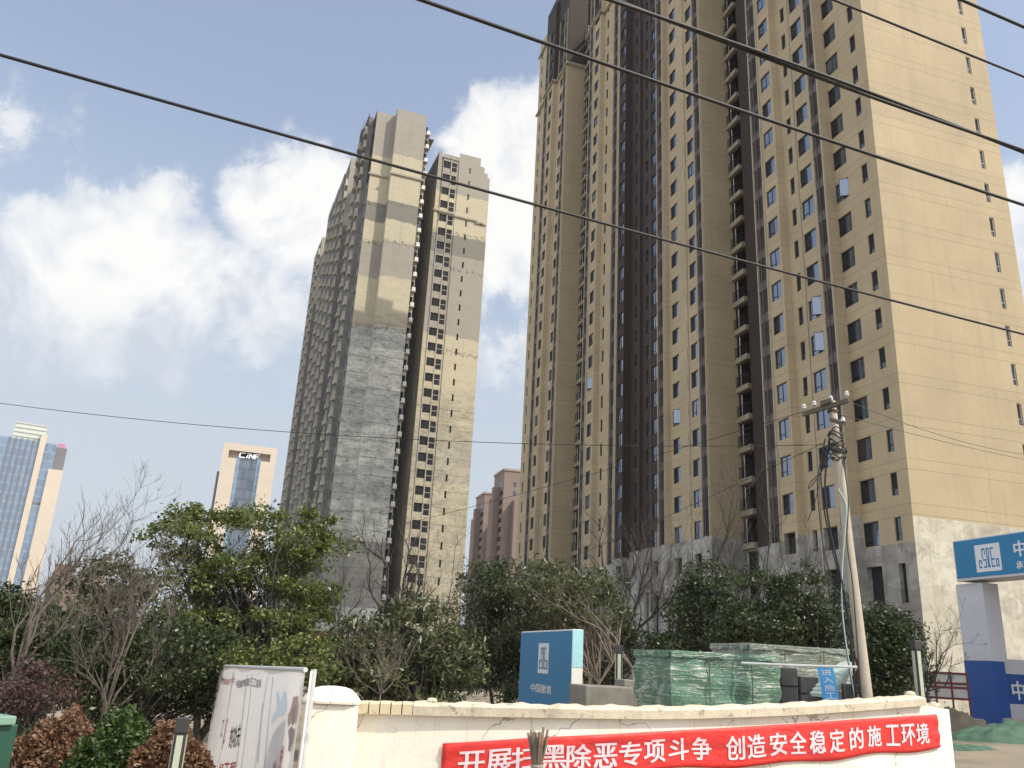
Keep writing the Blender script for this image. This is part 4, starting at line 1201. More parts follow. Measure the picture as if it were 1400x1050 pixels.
def leafy(name, label, cat, trunk_px, D, blobs, clumps, per, ln, wd, mat, bark, group=None, trunk_r=.09, cr=.45, droop=.1, fork=.42, stems=1, holes=0.):
    """evergreen: trunk, limbs to every leaf clump, clumps scattered through the crown volumes (photo px at distance D)"""
    base = pt(trunk_px[0], 900, D); base[2] = ground_z(base[0], base[1])
    t = thing(name, label, cat, base, group)
    vols = []
    for cx, cy, rx, ry, *dd in blobs:
        c = pt(cx, cy, D+(dd[0] if dd else 0)); k = D/FPX*1.02
        vols.append((c, rx*k, ry*k))
    wts = np.array([v[1]*v[1]*v[2] for v in vols])**.8; wts /= wts.sum()
    C_ = []
    for i in nrng.choice(len(vols), clumps, p=wts):
        c, rx, ry = vols[i]
        u = rand_unit(1)[0]*nrng.uniform(.35, 1)**.5
        q = c + u*np.array([rx, rx*.85, ry])
        if q[2] > base[2]+.15: C_.append(q)
    C_ = np.array(C_)
    zt = C_[:, 2].max(); hz__ = zt-base[2]
    cen = C_.mean(0)
    b = MB()
    top = np.array([trunk_px[1] if False else cen[0], cen[1], base[2]+hz__*.8])
    lead = bend(base, top, 0, 8)
    trunks = [lead]
    for k in range(stems-1):
        q = C_[nrng.integers(len(C_))]; trunks.append(bend(base+np.array([nrng.normal()*.1, nrng.normal()*.1, 0]), q, .05, 8))
    for ld in trunks:
        b.tube(ld, list(np.linspace(trunk_r/math.sqrt(stems), trunk_r*.22, len(ld))), 7)
    for q in C_:
        ld = trunks[nrng.integers(len(trunks))]
        f = min(max((q[2]-base[2])/hz__*.8-nrng.uniform(.02, .2), fork), .95)
        k = int(f*(len(ld)-1)); p = ld[k]
        d = np.linalg.norm(q-p)
        b.tube(bend(p, q, .06, 5), [max(.008*d+.006, .009), .008*d*.7+.005, .006*d*.5+.004, .005, .003], 4, cap=False)
    b.build('trunk', bark, t, smooth=True)
    P = []
    for q in C_:
        r = cr*nrng.uniform(.6, 1.25)
        n = int(per*nrng.uniform(.5, 1.4))
        u = nrng.normal(size=(n, 3))*np.array([r, r, r*.62])*.55
        P.append(q+u)
    P = np.concatenate(P); P = P[P[:, 2] > base[2]+.05]
    leaf_mesh('crown', P, ln, wd, mat, t, droop)
    return t

def bare(name, label, base_px, D, tips, levels=4, r0=.06, bark=None, group=None, twigs=3, stems=None, zbase=None, wig=.17, leaf=None):
    """leafless tree. tips: list of photo px the main limbs reach for; sub-branches grow from them"""
    base = pt(base_px[0], base_px[1], D); g = ground_z(base[0], base[1])
    foot = np.array([base[0], base[1], g])
    t = thing(name, label, 'tree' if r0 > .03 else 'shrub', foot, group)
    b = MB(); ends = []
    start = base.copy(); start[2] = max(base[2], g)
    if start[2] > g+.1: b.tube([foot, foot*.5+start*.5, start], [r0*1.2, r0*1.1, r0], 7)
    def grow(p, d, l, r, lev):
        n = 5; pts = [p]; q = p.copy(); dd = d/np.linalg.norm(d)
        for k in range(n):
            dd = dd + nrng.normal(size=3)*wig; dd[2] += .04; dd /= np.linalg.norm(dd)
            q = q+dd*l/n; pts.append(q)
        b.tube(pts, list(np.linspace(r, r*.45, n+1)), 5 if r > .015 else 3, cap=False)
        ends.append(q)
        if lev <= 0: return
        for k in range(twigs):
            i = nrng.integers(1, n+1); w_ = nrng.normal(size=3); w_[2] = abs(w_[2])*.6+.25
            w_ /= np.linalg.norm(w_)
            nd = pts[i]-pts[i-1]; nd = nd/np.linalg.norm(nd)
            grow(pts[i], nd*1.0+w_*.75, l*nrng.uniform(.4, .62), max(r*.5, .0035), lev-1)
    for tx, ty, *rest in tips:
        tp_ = pt(tx, ty, D+(rest[0] if rest else nrng.uniform(-1, 1)))
        pts = bend(start, tp_, .05, 12)[::1]; pts = [pts[round(k*11/7)] for k in range(8)]; dl = np.linalg.norm(tp_-start)
        r = r0*.62
        b.tube(pts, list(np.linspace(r, r*.22, 8)), 6, cap=False)
        for i in range(2, 8):
            for k in range(2 if levels > 2 else 1):
                nd = pts[i]-pts[i-1]; nd /= np.linalg.norm(nd); w_ = nrng.normal(size=3); w_[2] = abs(w_[2])*.5+.1; w_ /= np.linalg.norm(w_)
                grow(pts[i], nd+w_*.7, dl*nrng.uniform(.16, .32), max(r*(1-i/9)*.6, .005), levels-2)
    b.build('trunk', bark or M['bark'], t, smooth=True)
    if leaf:
        P = np.array(ends); P = np.repeat(P, leaf[0], 0)+nrng.normal(size=(len(P)*leaf[0], 3))*leaf[1]
        leaf_mesh('crown', P, leaf[2], leaf[3], leaf[4], t, .3)
    return t

def mound_shrub(name, label, px, py, rx, ry, D, n, mat, group, ln=.05, wd=.03):
    c = pt(px, py, D); k = D/FPX; RX, RZ = rx*k, ry*k
    g = ground_z(c[0], c[1]); base = np.array([c[0], c[1], g])
    t = thing(name, label, 'shrub', base, group)
    top = c[2]+RZ; hh = top-g
    u = rand_unit(n); u[:, 2] = np.abs(u[:, 2])
    rr = 1-np.abs(nrng.normal(size=(n, 1)))*.07
    lump = 1+.045*np.sin(u[:, :1]*7+c[0])*np.cos(u[:, 1:2]*6)+.03*np.sin(u[:, :1]*17+u[:, 2:3]*13)
    P = base+u*rr*lump*np.array([RX, RX*.8, hh])
    b = MB(); 
    for k_ in range(40):
        q = base+rand_unit(1)[0]*np.array([RX, RX*.8, hh])*.85; q[2] = g+abs(q[2]-g)
        b.tube(bend(base+np.array([nrng.normal()*.1, nrng.normal()*.1, 0]), q, .05, 4), [.02, .014, .01, .004], 4, cap=False)
    b.build('stems', M['bark_dark'], t)
    nrm = u*np.array([1/RX, 1/(RX*.8), 1/hh]); nrm /= np.linalg.norm(nrm, axis=1, keepdims=True)
    leaf_mesh('foliage', P, ln, wd, mat, t, 0, 1., nrm*.6)
    # a loose inner fill so that no light shows through
    n2 = n//3; u = rand_unit(n2); u[:, 2] = np.abs(u[:, 2])
    leaf_mesh('foliage', base+u*nrng.uniform(.5, .9, (n2, 1))*np.array([RX, RX*.8, hh]), ln*2, wd*2.6, mat, t)
    return t

GE = 'evergreen trees behind the wall'; GB = 'bare winter trees'
leafy('broadleaf_tree', 'large sunlit broadleaf tree with a spreading green crown in front of the stone office block', 'tree', (285, 0), 27,
      [(330, 745, 95, 50), (400, 735, 60, 45), (250, 735, 45, 42), (215, 765, 35, 30), (330, 830, 110, 55), (420, 800, 55, 50), (270, 880, 70, 55), (370, 890, 60, 45), (255, 700, 18, 16), (345, 700, 45, 18), (445, 745, 30, 20)],
      265, 140, .115, .06, M['lf_camphor'], M['bark_dark'], trunk_r=.17, cr=.36, stems=4)
leafy('evergreen_tree', 'dense dark evergreen behind the hedges, left of the large sunlit broadleaf tree', 'tree', (200, 0), 20,
      [(240, 905, 85, 60), (160, 940, 70, 45), (290, 950, 40, 40), (120, 900, 50, 50)], 210, 120, .09, .04, M['lf_dark'], M['bark_dark'], GE, .1, .36, stems=3)
leafy('magnolia_tree', 'dark leaved magnolia at the left edge of the photo below the glass office tower', 'tree', (20, 0), 24,
      [(10, 850, 40, 38), (45, 870, 45, 40), (80, 900, 60, 45), (5, 930, 60, 50)], 120, 80, .17, .065, M['lf_dark'], M['bark'], GE, .1, .45, stems=3)
leafy('evergreen_tree', 'slim olive evergreen with sparse leaves among the twigs of the bushy bare tree', 'tree', (165, 0), 23,
      [(160, 800, 55, 38), (190, 850, 45, 45), (130, 840, 40, 40)], 70, 55, .15, .06, M['lf_olive'], M['bark'], GE, .08, .4, stems=2)
leafy('evergreen_tree', 'ragged dark evergreen with hanging leaves behind the cream pillar and yellow coping tiles', 'tree', (560, 0), 22,
      [(500, 890, 55, 40), (560, 880, 55, 50), (470, 915, 40, 32), (610, 905, 45, 45), (540, 930, 70, 30), (575, 840, 30, 25)], 190, 60, .17, .05, M['lf_long'], M['bark_dark'], GE, .07, .36, .5, stems=4)
leafy('evergreen_tree', 'full dark evergreen filling the gap below the pink brick blocks', 'tree', (690, 0), 34,
      [(665, 810, 48, 38), (720, 800, 60, 32), (645, 850, 42, 45), (700, 870, 65, 50), (760, 840, 40, 45), (690, 780, 18, 14), (660, 770, 16, 14), (700, 925, 75, 32)], 250, 100, .13, .05, M['lf_dark'], M['bark_dark'], GE, .12, .45, stems=3)
leafy('loquat_tree', 'long leaved loquat tree with a pale leaning trunk behind the blue sign block', 'tree', (800, 0), 31,
      [(745, 800, 55, 30), (800, 805, 45, 30), (820, 835, 35, 25), (770, 850, 50, 30), (730, 860, 30, 30)], 110, 60, .20, .055, M['lf_long'], M['bark_pale'], GE, .09, .38, .45, stems=3)
leafy('evergreen_tree', 'narrow dark evergreen in front of the concrete storeys, left of the green wrapped stacks', 'tree', (965, 0), 34,
      [(965, 800, 32, 34), (950, 850, 42, 40), (985, 850, 40, 45), (920, 890, 45, 22)], 150, 95, .13, .055, M['lf_dark'], M['bark_dark'], GE, .1, .48, stems=2)
leafy('evergreen_tree', 'broad dark evergreen rising behind the green wrapped stacks', 'tree', (1070, 0), 30,
      [(1045, 820, 42, 40), (1095, 815, 45, 42), (1070, 860, 80, 35), (1130, 845, 35, 40), (1010, 870, 40, 28)], 210, 100, .12, .05, M['lf_dark'], M['bark_dark'], GE, .1, .42, stems=3)
leafy('evergreen_tree', 'rounded dark evergreen bush to the right of the utility pole', 'tree', (1215, 0), 24,
      [(1210, 880, 42, 40), (1230, 905, 35, 42), (1195, 920, 35, 35), (1215, 850, 35, 16)], 150, 110, .10, .04, M['lf_dark'], M['bark_dark'], GE, .08, .33, stems=3)
leafy('evergreen_tree', 'low dark shrubbery filling the gap between the blue sign block and the green stacks', 'tree', (830, 0), 33,
      [(820, 900, 40, 30), (850, 870, 25, 25), (880, 890, 30, 22)], 70, 90, .12, .05, M['lf_dark'], M['bark_dark'], GE, .06, .4, stems=2)
leafy('purple_shrub', 'dull purple leaved shrub above the left bronze hedge', 'shrub', (60, 0), 16,
      [(55, 940, 42, 28), (30, 960, 40, 26)], 60, 55, .06, .03, M['lf_purple'], M['bark_dark'], None, .04, .25, stems=5)
leafy('evergreen_tree', 'low green bush peeping over the printed hoarding beneath the broadleaf tree', 'tree', (330, 0), 19,
      [(330, 905, 22, 14), (395, 900, 30, 25), (430, 905, 30, 28)], 50, 80, .09, .045, M['lf_camphor'], M['bark_dark'], GE, .05, .3, stems=2)
# leafless trees
bare('bare_tree', 'pale bare tree leaning right across the sky at the left edge of the photo', (20, 925), 17,
     [(150, 725), (182, 715), (70, 790), (110, 790), (130, 750), (168, 705)], 4, .042, M['bark'], GB, 3, wig=.15)
bare('bare_tree', 'bushy bare tree with fine upright twigs behind the left hedges', (140, 985), 19,
     [(165, 790), (210, 765), (130, 790), (240, 800), (190, 820), (95, 830), (225, 785), (180, 775)], 4, .045, M['bark'], GB, 4)
bare('bare_tree', 'dark bare tree with upswept forks in front of the unfinished tower', (538, 868), 26,
     [(480, 740), (510, 735), (545, 722), (560, 760), (600, 800), (575, 775)], 4, .08, M['bark_dark'], GB, 2)
bare('bare_tree', 'thin bare tree between the broadleaf tree and the forked bare tree', (463, 880), 25,
     [(470, 770), (440, 790), (500, 790)], 3, .05, M['bark_dark'], GB, 2)
bare('bare_tree', 'slender bare tree with open branches against the right wing of the unfinished tower', (575, 900), 26,
     [(625, 735), (600, 750), (640, 790), (580, 790)], 3, .035, M['bark'], GB, 2)
bare('bare_tree', 'thick dark bare tree against the brown stripe of the beige tower', (848, 880), 36,
     [(830, 700), (858, 735), (815, 715), (905, 700), (880, 760), (920, 740)], 4, .11, M['bark_dark'], GB, 2)
bare('bare_tree', 'bare tree with long bowed branches between the narrow and the broad dark evergreens', (1000, 880), 36,
     [(1010, 650), (985, 690), (1040, 700), (1055, 720), (960, 730), (1025, 670)], 4, .07, M['bark_dark'], GB, 3)
bare('bare_tree', 'twiggy bare tree close to the narrow dark evergreen', (920, 890), 38,
     [(900, 740), (940, 720), (930, 780), (880, 790)], 4, .07, M['bark'], GB, 2)
bare('bare_tree', 'small bare tree just left of the utility pole', (1090, 880), 32,
     [(1060, 720), (1110, 740), (1130, 760), (1080, 760)], 4, .05, M['bark_dark'], GB, 2)
bare('bare_shrub', 'bare shrub with crooked branches beside the red fence', (1268, 945), 24,
     [(1310, 850), (1290, 862), (1325, 880), (1280, 900), (1318, 905)], 4, .03, M['bark_dark'], None, 2)
bare('bare_shrub', 'tangle of pale bare stems behind the yellow coping tiles', (520, 950), 16,
     [(470, 880), (500, 870), (540, 880), (560, 900), (450, 910), (580, 890), (520, 885), (485, 900)], 4, .014, M['bark'], None, 2)
bare('leaning_branch', 'pale leaning branch slanting down behind the green wrapped stack', (866, 915), 27,
     [(720, 800, 1.5), (770, 830, 1)], 3, .04, M['bark_pale'], None, 2, leaf=(3, .15, .18, .05, M['lf_long']))

# far belt of greenery at the foot of the towers and along the horizon
P = []
for k in range(26000):
    a = nrng.uniform(-.75, .75); D = nrng.uniform(70, 95) if a > -.3 else nrng.uniform(60, 140)
    x, y = math.sin(a)*D, math.cos(a)*D
    if y > 44 and x > -6 and (x-CA[0])*uR[0]+(y-CA[1])*uR[1] > -6: continue
    h = (2.6+1.4*math.sin(a*37)+1.0*math.sin(a*91+D))*nrng.uniform(.05, 1)
    P.append((x, y, max(h, .1)))
fb = thing('shrub_belt', None, None, (0, 80, 0))
o = leaf_mesh('tree_belt', np.array(P), .75, .45, M['lf_olive'], fb)
bpy.data.objects.remove(fb); o.parent = None; o.location = (0, 80, 0)
tag(o, 'distant belt of shrubs along the ground at the foot of the towers', 'shrubs', None, 'stuff')

# clipped hedges, bottom left
HG = 'clipped domed hedges'
mound_shrub('hedge', 'left bronze leaved domed hedge beside the green cabinet', 78, 1056, 80, 62, 12.2, 15000, M['lf_brown'], HG)
mound_shrub('hedge', 'green domed hedge between the two bronze hedges', 160, 1054, 78, 64, 11.2, 16000, M['lf_hedge'], HG)
mound_shrub('hedge', 'right bronze leaved domed hedge beside the printed hoarding', 228, 1062, 68, 58, 10.6, 14000, M['lf_brown'], HG)
mound_shrub('hedge', 'low dark green hedge between the green cabinet and the left bronze hedge', 30, 1045, 40, 36, 13.2, 7000, M['lf_dark'], HG)

# ------------------------------------------------------------------ street furniture and site clutter
M['cab'] = plain('green_painted_steel', (.014, .065, .04), .45, .12, 2, 0, .1, .3)
M['cabtop'] = plain('faded_green_lid', (.17, .29, .22), .5, .1, 2)
# green cabinet, bottom left corner
c0 = pt(24, 979, 9.5); k0 = pt(-30, 968, 10.6)
gz = ground_z(c0[0], c0[1])
r = thing('utility_cabinet', 'green steel utility cabinet with an overhanging lid, bottom left corner of the photo', 'cabinet', (c0[0], c0[1], gz))
ux = np.array([-.82, .57]); uy = np.array([.57, .82])
b = MB(); q = c0[:2]+ux*.06+uy*.06-np.array([0, 0]); b.box((q[0], q[1], gz), (*(ux*1.3), 0), (*(-uy*.6), 0), (0, 0, c0[2]-.08-gz)); bevel(b.build('body', M['cab'], r), .01)
b = MB(); q = c0[:2]; b.box((q[0], q[1], c0[2]-.078), (*(ux*1.42), 0), (*(-uy*.72), 0), (0, 0, .078)); bevel(b.build('lid', M['cabtop'], r), .012)
b = MB()
for k in range(7):
    q = c0[:2]+ux*(.35+k*.06)-uy*.545; b.box((q[0], q[1], c0[2]-.5), (*(ux*.03), 0), (*(-uy*.012), 0), (0, 0, .25))
b.build('vent', M['cabtop'], r)

M['post'] = plain('dark_bronze_post', (.035, .032, .030), .45)
M['diff'] = plain('pale_lamp_diffuser', (.42, .45, .34), .4, .06, 2)
def bollard(px, ptop, D, wd, label, rz, slim=False):
    c = pt(px, ptop, D); g = ground_z(c[0], c[1])
    r = thing('lamp_post', label, 'lamp', (c[0], c[1], g), 'square garden lamp posts')
    b = MB(); b.cbox((c[0], c[1], g-.1), wd, wd, c[2]-g+.1-wd*1.3, 0, rz); bevel(b.build('post', M['post'], r), .008)
    b = MB(); b.cbox((c[0], c[1], c[2]-wd*1.298), wd*1.18, wd*1.18, wd*1.298, 0, rz); bevel(b.build('cap', M['post'], r), .01)
    ux = np.array([math.cos(rz), math.sin(rz)]); uy = np.array([-math.sin(rz), math.cos(rz)])
    for (sx_, ax, ay) in ((1, ux, uy), (-1, ux, uy), (1, uy, -ux), (-1, uy, -ux)):
        b = MB(); q = c[:2]-ay*sx_*(wd/2+.012)-ax*wd*.3
        b.box((q[0], q[1], g+.25), (*(ax*wd*.55), 0), (*(ay*sx_*.010), 0), (0, 0, c[2]-g-.27-wd*1.3)); b.build('lamp_panel', M['diff'], r)
bollard(251, 981, 10.0, .115, 'dark square lamp post with a pale panel beside the right bronze hedge', .3)
bollard(846, 882, 24, .16, 'dark square lamp post behind the grey concrete blocks', .1)
bollard(1251, 876, 18.5, .13, 'dark square lamp post near the bare shrub at the right end of the wall', .25)

# blue site sign block
M['signblue'] = plain('sign_blue_paint', (.012, .17, .34), .45, .06, .8)
M['signwhite'] = plain('sign_white', (.66, .66, .66), .5, .05)
M['signside'] = plain('sign_cream_side', (.72, .70, .62), .5, .08, .8, 0, 0, .15)
LOGO = [(.27, .80, .41, .86), (.45, .80, .57, .86), (.61, .80, .75, .86), (.27, .46, .31, .80), (.37, .62, .41, .80), (.45, .46, .49, .80), (.53, .62, .57, .80), (.61, .46, .65, .80),
        (.30, .40, .43, .46), (.62, .40, .76, .46), (.39, .20, .43, .40), (.51, .20, .55, .62), (.47, .20, .51, .46), (.62, .20, .66, .40),
        (.12, .38, .25, .44), (.12, .16, .16, .38), (.12, .14, .24, .20), (.30, .14, .44, .20), (.47, .14, .58, .20), (.62, .14, .76, .20), (.80, .38, .92, .44), (.80, .16, .84, .38), (.88, .20, .92, .38), (.80, .14, .92, .20), (.21, .28, .25, .38)]
def logo(b, fn, m=0):
    for x0, y0, x1, y1 in LOGO: b.quad(fn(x0, y0), fn(x1, y0), fn(x1, y1), fn(x0, y1), m)
BN = pt(783, 860, 24.0)
bl, bz = hit(713, 863, BN, uL)
bw_, _ = hit(798, 860, BN, uR)
g = ground_z(BN[0], BN[1])
M['aqua'] = plain('pale_aqua_paint', (.34, .60, .64), .5, .05)
r = thing('site_sign', 'big blue site sign block with a white logo and four characters, standing behind the wall', 'sign', (BN[0], BN[1], g))
b = MB(); b.box((BN[0], BN[1], g), (*(uL*bl), 0), (*(uR*bw_), 0), (0, 0, BN[2]-g)); bevel(b.build('body', M['signside'], r), .012)
b = MB(); q = BN[:2]-uR*.012+uL*.02; b.box((q[0], q[1], g+.05), (*(uL*(bl-.04)), 0), (*(uR*.011), 0), (0, 0, BN[2]-g-.09)); b.build('face', M['signblue'], r)
b = MB(); q = BN[:2]-uL*.010; b.box((q[0]+uR[0]*.012, q[1]+uR[1]*.012, BN[2]-1.0), (*(uR*(bw_-.024)), 0), (*(uL*.009), 0), (0, 0, .985)); b.build('side_band', M['aqua'], r)
def bfn(px, py):
    s, z = hit(px, py, BN, uL); return s, z
sL, zLt = bfn(700+326/8.745, 850+258/8.745); sR_, zRt = bfn(700+450/8.745, 850+256/8.745); sL2, zLb = bfn(700+305/8.745, 850+612/8.745)
def face(s, z, lift): q = BN[:2]+uL*s-uR*lift; return (q[0], q[1], z)
b = MB(); b.quad(face(sL, zLb, .016), face(sR_, zLb, .016), face(sR_, zLt, .016), face(sL, zLt, .016)); b.build('logo_panel', M['signwhite'], r)
b = MB(); logo(b, lambda x, y: face(sL+(sR_-sL)*x, zLb+(zLt-zLb)*y, .02)); b.build('logo', M['signblue'], r)
s0_, z1_ = bfn(700+230/8.745, 850+735/8.745); s1_, z0_ = bfn(700+480/8.745, 850+872/8.745)
b = MB(); put_text(b, '中国建筑', lambda u, v: face(s0_+(s1_-s0_)*u, z0_+(z1_-z0_)*v, .02), 0, 1, 0, 1, 0, 0, -uR); b.build('lettering', M['signwhite'], r)

# wrapped stacks
def wrapmat(name, g1, g2, glare):
    mt, nt, bs = newmat(name)
    v, _ = coords(nt, (1.6, 1.6, 16)); v2, _ = coords(nt)
    f = noise(nt, v, 1.6, 8, .7, 1.2)
    f2 = noise(nt, v2, 3.5, 5, .6)
    c = mixc(nt, f2, g1, g2)
    sx = N(nt, 'ShaderNodeSeparateXYZ'); L(nt, v2, sx.inputs[0])
    br = N(nt, 'ShaderNodeTexBrick'); br.inputs['Scale'].default_value = 3.2; br.inputs['Mortar Size'].default_value = .03
    br.inputs['Color1'].default_value = (*g1, 1); br.inputs['Color2'].default_value = (*g2, 1); br.inputs['Mortar'].default_value = (g1[0]*.35, g1[1]*.35, g1[2]*.35, 1)
    cx = N(nt, 'ShaderNodeCombineXYZ'); L(nt, mth(nt, 'ADD', sx.outputs[0], sx.outputs[1]), cx.inputs[0]); L(nt, sx.outputs[2], cx.inputs[1]); L(nt, cx.outputs[0], br.inputs['Vector'])
    c = mixc(nt, .55, c, br.outputs['Color'])
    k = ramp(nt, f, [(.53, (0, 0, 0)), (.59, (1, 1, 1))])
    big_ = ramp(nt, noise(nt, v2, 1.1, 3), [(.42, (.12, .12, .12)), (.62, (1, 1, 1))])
    c = mixc(nt, mth(nt, 'MULTIPLY', mth(nt, 'MULTIPLY', k, big_), .85), c, glare)  # sun glints on the film, painted into the colour as pale streaks
    L(nt, c, bs.inputs['Base Color'])
    L(nt, ramp(nt, f2, [(.3, (.12, .12, .12)), (.7, (.45, .45, .45))]), bs.inputs['Roughness'])
    bs.inputs['Coat Weight'].default_value = .8; bs.inputs['Coat Roughness'].default_value = .12
    bump(nt, bs, f, .9, .06); return mt
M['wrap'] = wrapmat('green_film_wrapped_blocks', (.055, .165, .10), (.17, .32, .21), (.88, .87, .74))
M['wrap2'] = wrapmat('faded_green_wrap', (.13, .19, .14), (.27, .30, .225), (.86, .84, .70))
M['tarp'] = plain('dusty_grey_tarpaulin', (.075, .073, .068), .7, .3, 1.5, 0, .4)
M['wood'] = plain('weathered_timber', (.24, .18, .12), .85, .25, 4, 0, .3)
def wrapped(label, corner, ls, lr, ztop_, mat, sag, grp='green film wrapped stacks'):
    g = ground_z(corner[0], corner[1])
    r = thing('wrapped_stack', label, 'stack', (corner[0], corner[1], g), grp)
    H = ztop_-g; b = MB(); nx_, ny_, nz_ = 26, 16, 22
    def P_(a, c, h):
        a_ = a-.5; c_ = c-.5
        q = corner[:2]+uR*lr*a+uL*ls*c
        w_ = .03*math.sin(a*19+h*7)*math.cos(c*13+h*11)+.02*math.sin(h*31+a*5)
        q = q+(uR*a_*2+uL*c_*2)*w_*(1 if h < 1 else .5)
        z = g+.14+(H-.14)*h
        if h >= 1: z += sag*(.5*math.sin(a*9+1)+.4*math.sin(c*7+a*4))
        return (q[0], q[1], z)
    def grid(fn, n, m_):
        i0 = len(b.V)
        for i in range(n+1):
            for j in range(m_+1): b.V.append(fn(i/n, j/m_))
        for i in range(n):
            for j in range(m_): a = i0+i*(m_+1)+j; b.F.append((a, a+m_+1, a+m_+2, a+1)); b.M.append(0)
    grid(lambda x, y: P_(x, 0, y), nx_, nz_); grid(lambda x, y: P_(1-x, 1, y), nx_, nz_)
    grid(lambda x, y: P_(0, 1-x, y), ny_, nz_); grid(lambda x, y: P_(1, x, y), ny_, nz_); grid(lambda x, y: P_(x, y, 1), nx_, ny_)
    b.build('film', mat, r, smooth=True)
    # loose net draped over the top edge
    d = MB(); b = d
    def dr(x, y):
        q = corner[:2]+uR*lr*x-uL*(.05+.02*math.sin(x*23)); return (q[0], q[1], ztop_+.04-(.10+.02*math.sin(x*15)+.012*math.sin(x*41))*y)
    grid(dr, 30, 4)
    def dl(x, y):
        q = corner[:2]+uL*ls*x-uR*(.05+.02*math.sin(x*23)); return (q[0], q[1], ztop_+.04-(.12+.02*math.sin(x*9))*y)
    grid(dl, 16, 4)
    d.build('net_edge', mat, r, smooth=True)
    p = MB()
    for k in range(3):
        q = corner[:2]+uL*(ls*(.1+.35*k)); p.box((q[0], q[1], g), (*(uR*lr), 0), (*(uL*.12), 0), (0, 0, .135))
    p.build('pallet', M['wood'], r)
    s_ = MB()
    for x in (.33, .72):
        q = corner[:2]+uR*lr*x-uL*.055; s_.box((q[0], q[1], g+.15), (*(uR*.02), 0), (*(uL*.01), 0), (0, 0, H-.2))
    s_.build('strap', M['tarp'], r)
    return r
G1 = pt(917, 890, 17.0)
wl, _ = hit(868, 893, G1, uL); wr, _ = hit(1065, 900, G1, uR)
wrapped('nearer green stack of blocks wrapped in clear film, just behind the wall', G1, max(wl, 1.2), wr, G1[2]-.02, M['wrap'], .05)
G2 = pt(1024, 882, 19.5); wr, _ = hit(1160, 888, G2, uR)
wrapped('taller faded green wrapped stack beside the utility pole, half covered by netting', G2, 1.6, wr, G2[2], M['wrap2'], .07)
# dark sheeted bundle between them
c = pt(1066, 912, 18.6); e = pt(1118, 912, 18.6); g = ground_z(c[0], c[1])
r = thing('tarpaulin_bundle', 'dark grey tarpaulin covered bundle in front of the taller wrapped stack', 'bundle', (c[0], c[1], g))
for x0, x1, h_ in ((0, .46, 1.0), (.52, 1.0, .93)):
    b = MB(); q = c[:2]+(e-c)[:2]*x0; w_ = (e-c)[:2]*(x1-x0)
    for k in range(6):   # sheeting wound round in overlapping courses
        o_ = .012*(k % 2); hz0 = (c[2]-g)*h_*k/6
        b.box((q[0]-uL[0]*o_, q[1]-uL[1]*o_, g+hz0), (*w_, 0), (*(uL*(.7+o_)), 0), (0, 0, (c[2]-g)*h_/6-.004))
    bevel(b.build('sheet', M['tarp'], r), .02, 2)
# grey concrete blocks
M['block'] = concrete('cast_block', (.27, .25, .21), (.2, .185, .155), (.11, .10, .085))
def cblock(label, px0, px1, ptop, D, dep, rz=None):
    c = pt(px0, ptop, D); g = ground_z(c[0], c[1]); ln_, _ = hit(px1, ptop, c, uR)
    b = MB(); b.box((c[0], c[1], g), (*(uR*ln_), 0), (*(uL*dep), 0), (0, 0, c[2]-g))
    o = bevel(b.build('concrete_block', M['block'], loc=(c[0], c[1], g)), .03, 2); tag(o, label, 'block', 'concrete blocks by the blue sign')
cblock('larger grey concrete block between the blue sign block and the green wrapped stack', 801, 866, 937, 20.5, 1.1)
cblock('smaller pale concrete block set behind the larger one, beside the green wrapped stack', 853, 872, 929, 22.5, .6)

# small hanging blue notice with vertical lettering, and boards behind it
M['notice'] = plain('bright_blue_print', (.06, .30, .60), .5, .05)
NT_ = pt(1116, 911, 16.6); nb = pt(1138, 911, 16.6); nlow = pt(1127, 962, 16.6)
r = thing('hanging_notice', 'narrow bright blue notice strip with white vertical lettering hanging from the white bar', 'sign', (nlow[0], nlow[1], ground_z(nlow[0], nlow[1])))
nd_ = (nb-NT_); dn = nlow-NT_; dn = dn*1.35
def nf(u, v, l=0): q = NT_+nd_*u+dn*(1-v)+np.array([uL[0], uL[1], 0])*(-l+.015*math.sin(v*6)); return tuple(q)
b = MB()
for k in range(10): b.quad(nf(0, k/10), nf(1, k/10), nf(1, (k+1)/10), nf(0, (k+1)/10))
o = b.build('cloth', M['notice'], r); q = o.modifiers.new('t', 'SOLIDIFY'); q.thickness = .006
b = MB()
for k, ch in enumerate('进入施工现场'):
    v1 = .95-k*.155; V, F = textmesh(ch, .03); i0 = len(b.V)
    for x, y in V: b.V.append(nf(.18+.64*x, v1-.125+.115*y, .012))
    for f in F: b.F.append(tuple(i0+q for q in f)); b.M.append(0)
b.build('lettering', M['signwhite'], r)
b = MB(); a, e = pt(1014, 906.5, 16.7), pt(1172, 912, 16.4); b.tube([a, a*.5+e*.5+np.array([0, 0, -.01]), e], .022, 8)
o = b.build('metal_bar', M['pipe'], loc=tuple(a)); tag(o, 'white metal bar running level in front of the green wrapped stacks to the pole', 'bar')
M['foam'] = plain('pale_teal_boards', (.50, .58, .52), .5, .12, 6)
c = pt(1130, 921, 17.3); g = ground_z(c[0], c[1])
r = thing('board_stack', 'slanting stack of pale insulation boards beside the narrow blue notice', 'boards', (c[0], c[1], g))
sup = MB(); sup.box((c[0]+.02, c[1]+.25, g), (*(uR*.42), 0), (*(uL*.5), 0), (0, 0, c[2]-g-.30)); sup.build('crate', M['tarp'], r)
for k in range(6):
    b = MB(); o_ = np.array([c[0], c[1], c[2]-.42+k*.075]); b.box(o_+np.array([.06*k, .0, 0]), (uR[0]*.42, uR[1]*.42, .22), (uL[0]*.5, uL[1]*.5, 0), (-.03, 0, .065)); bevel(b.build('board', M['foam'], r), .006, 1)

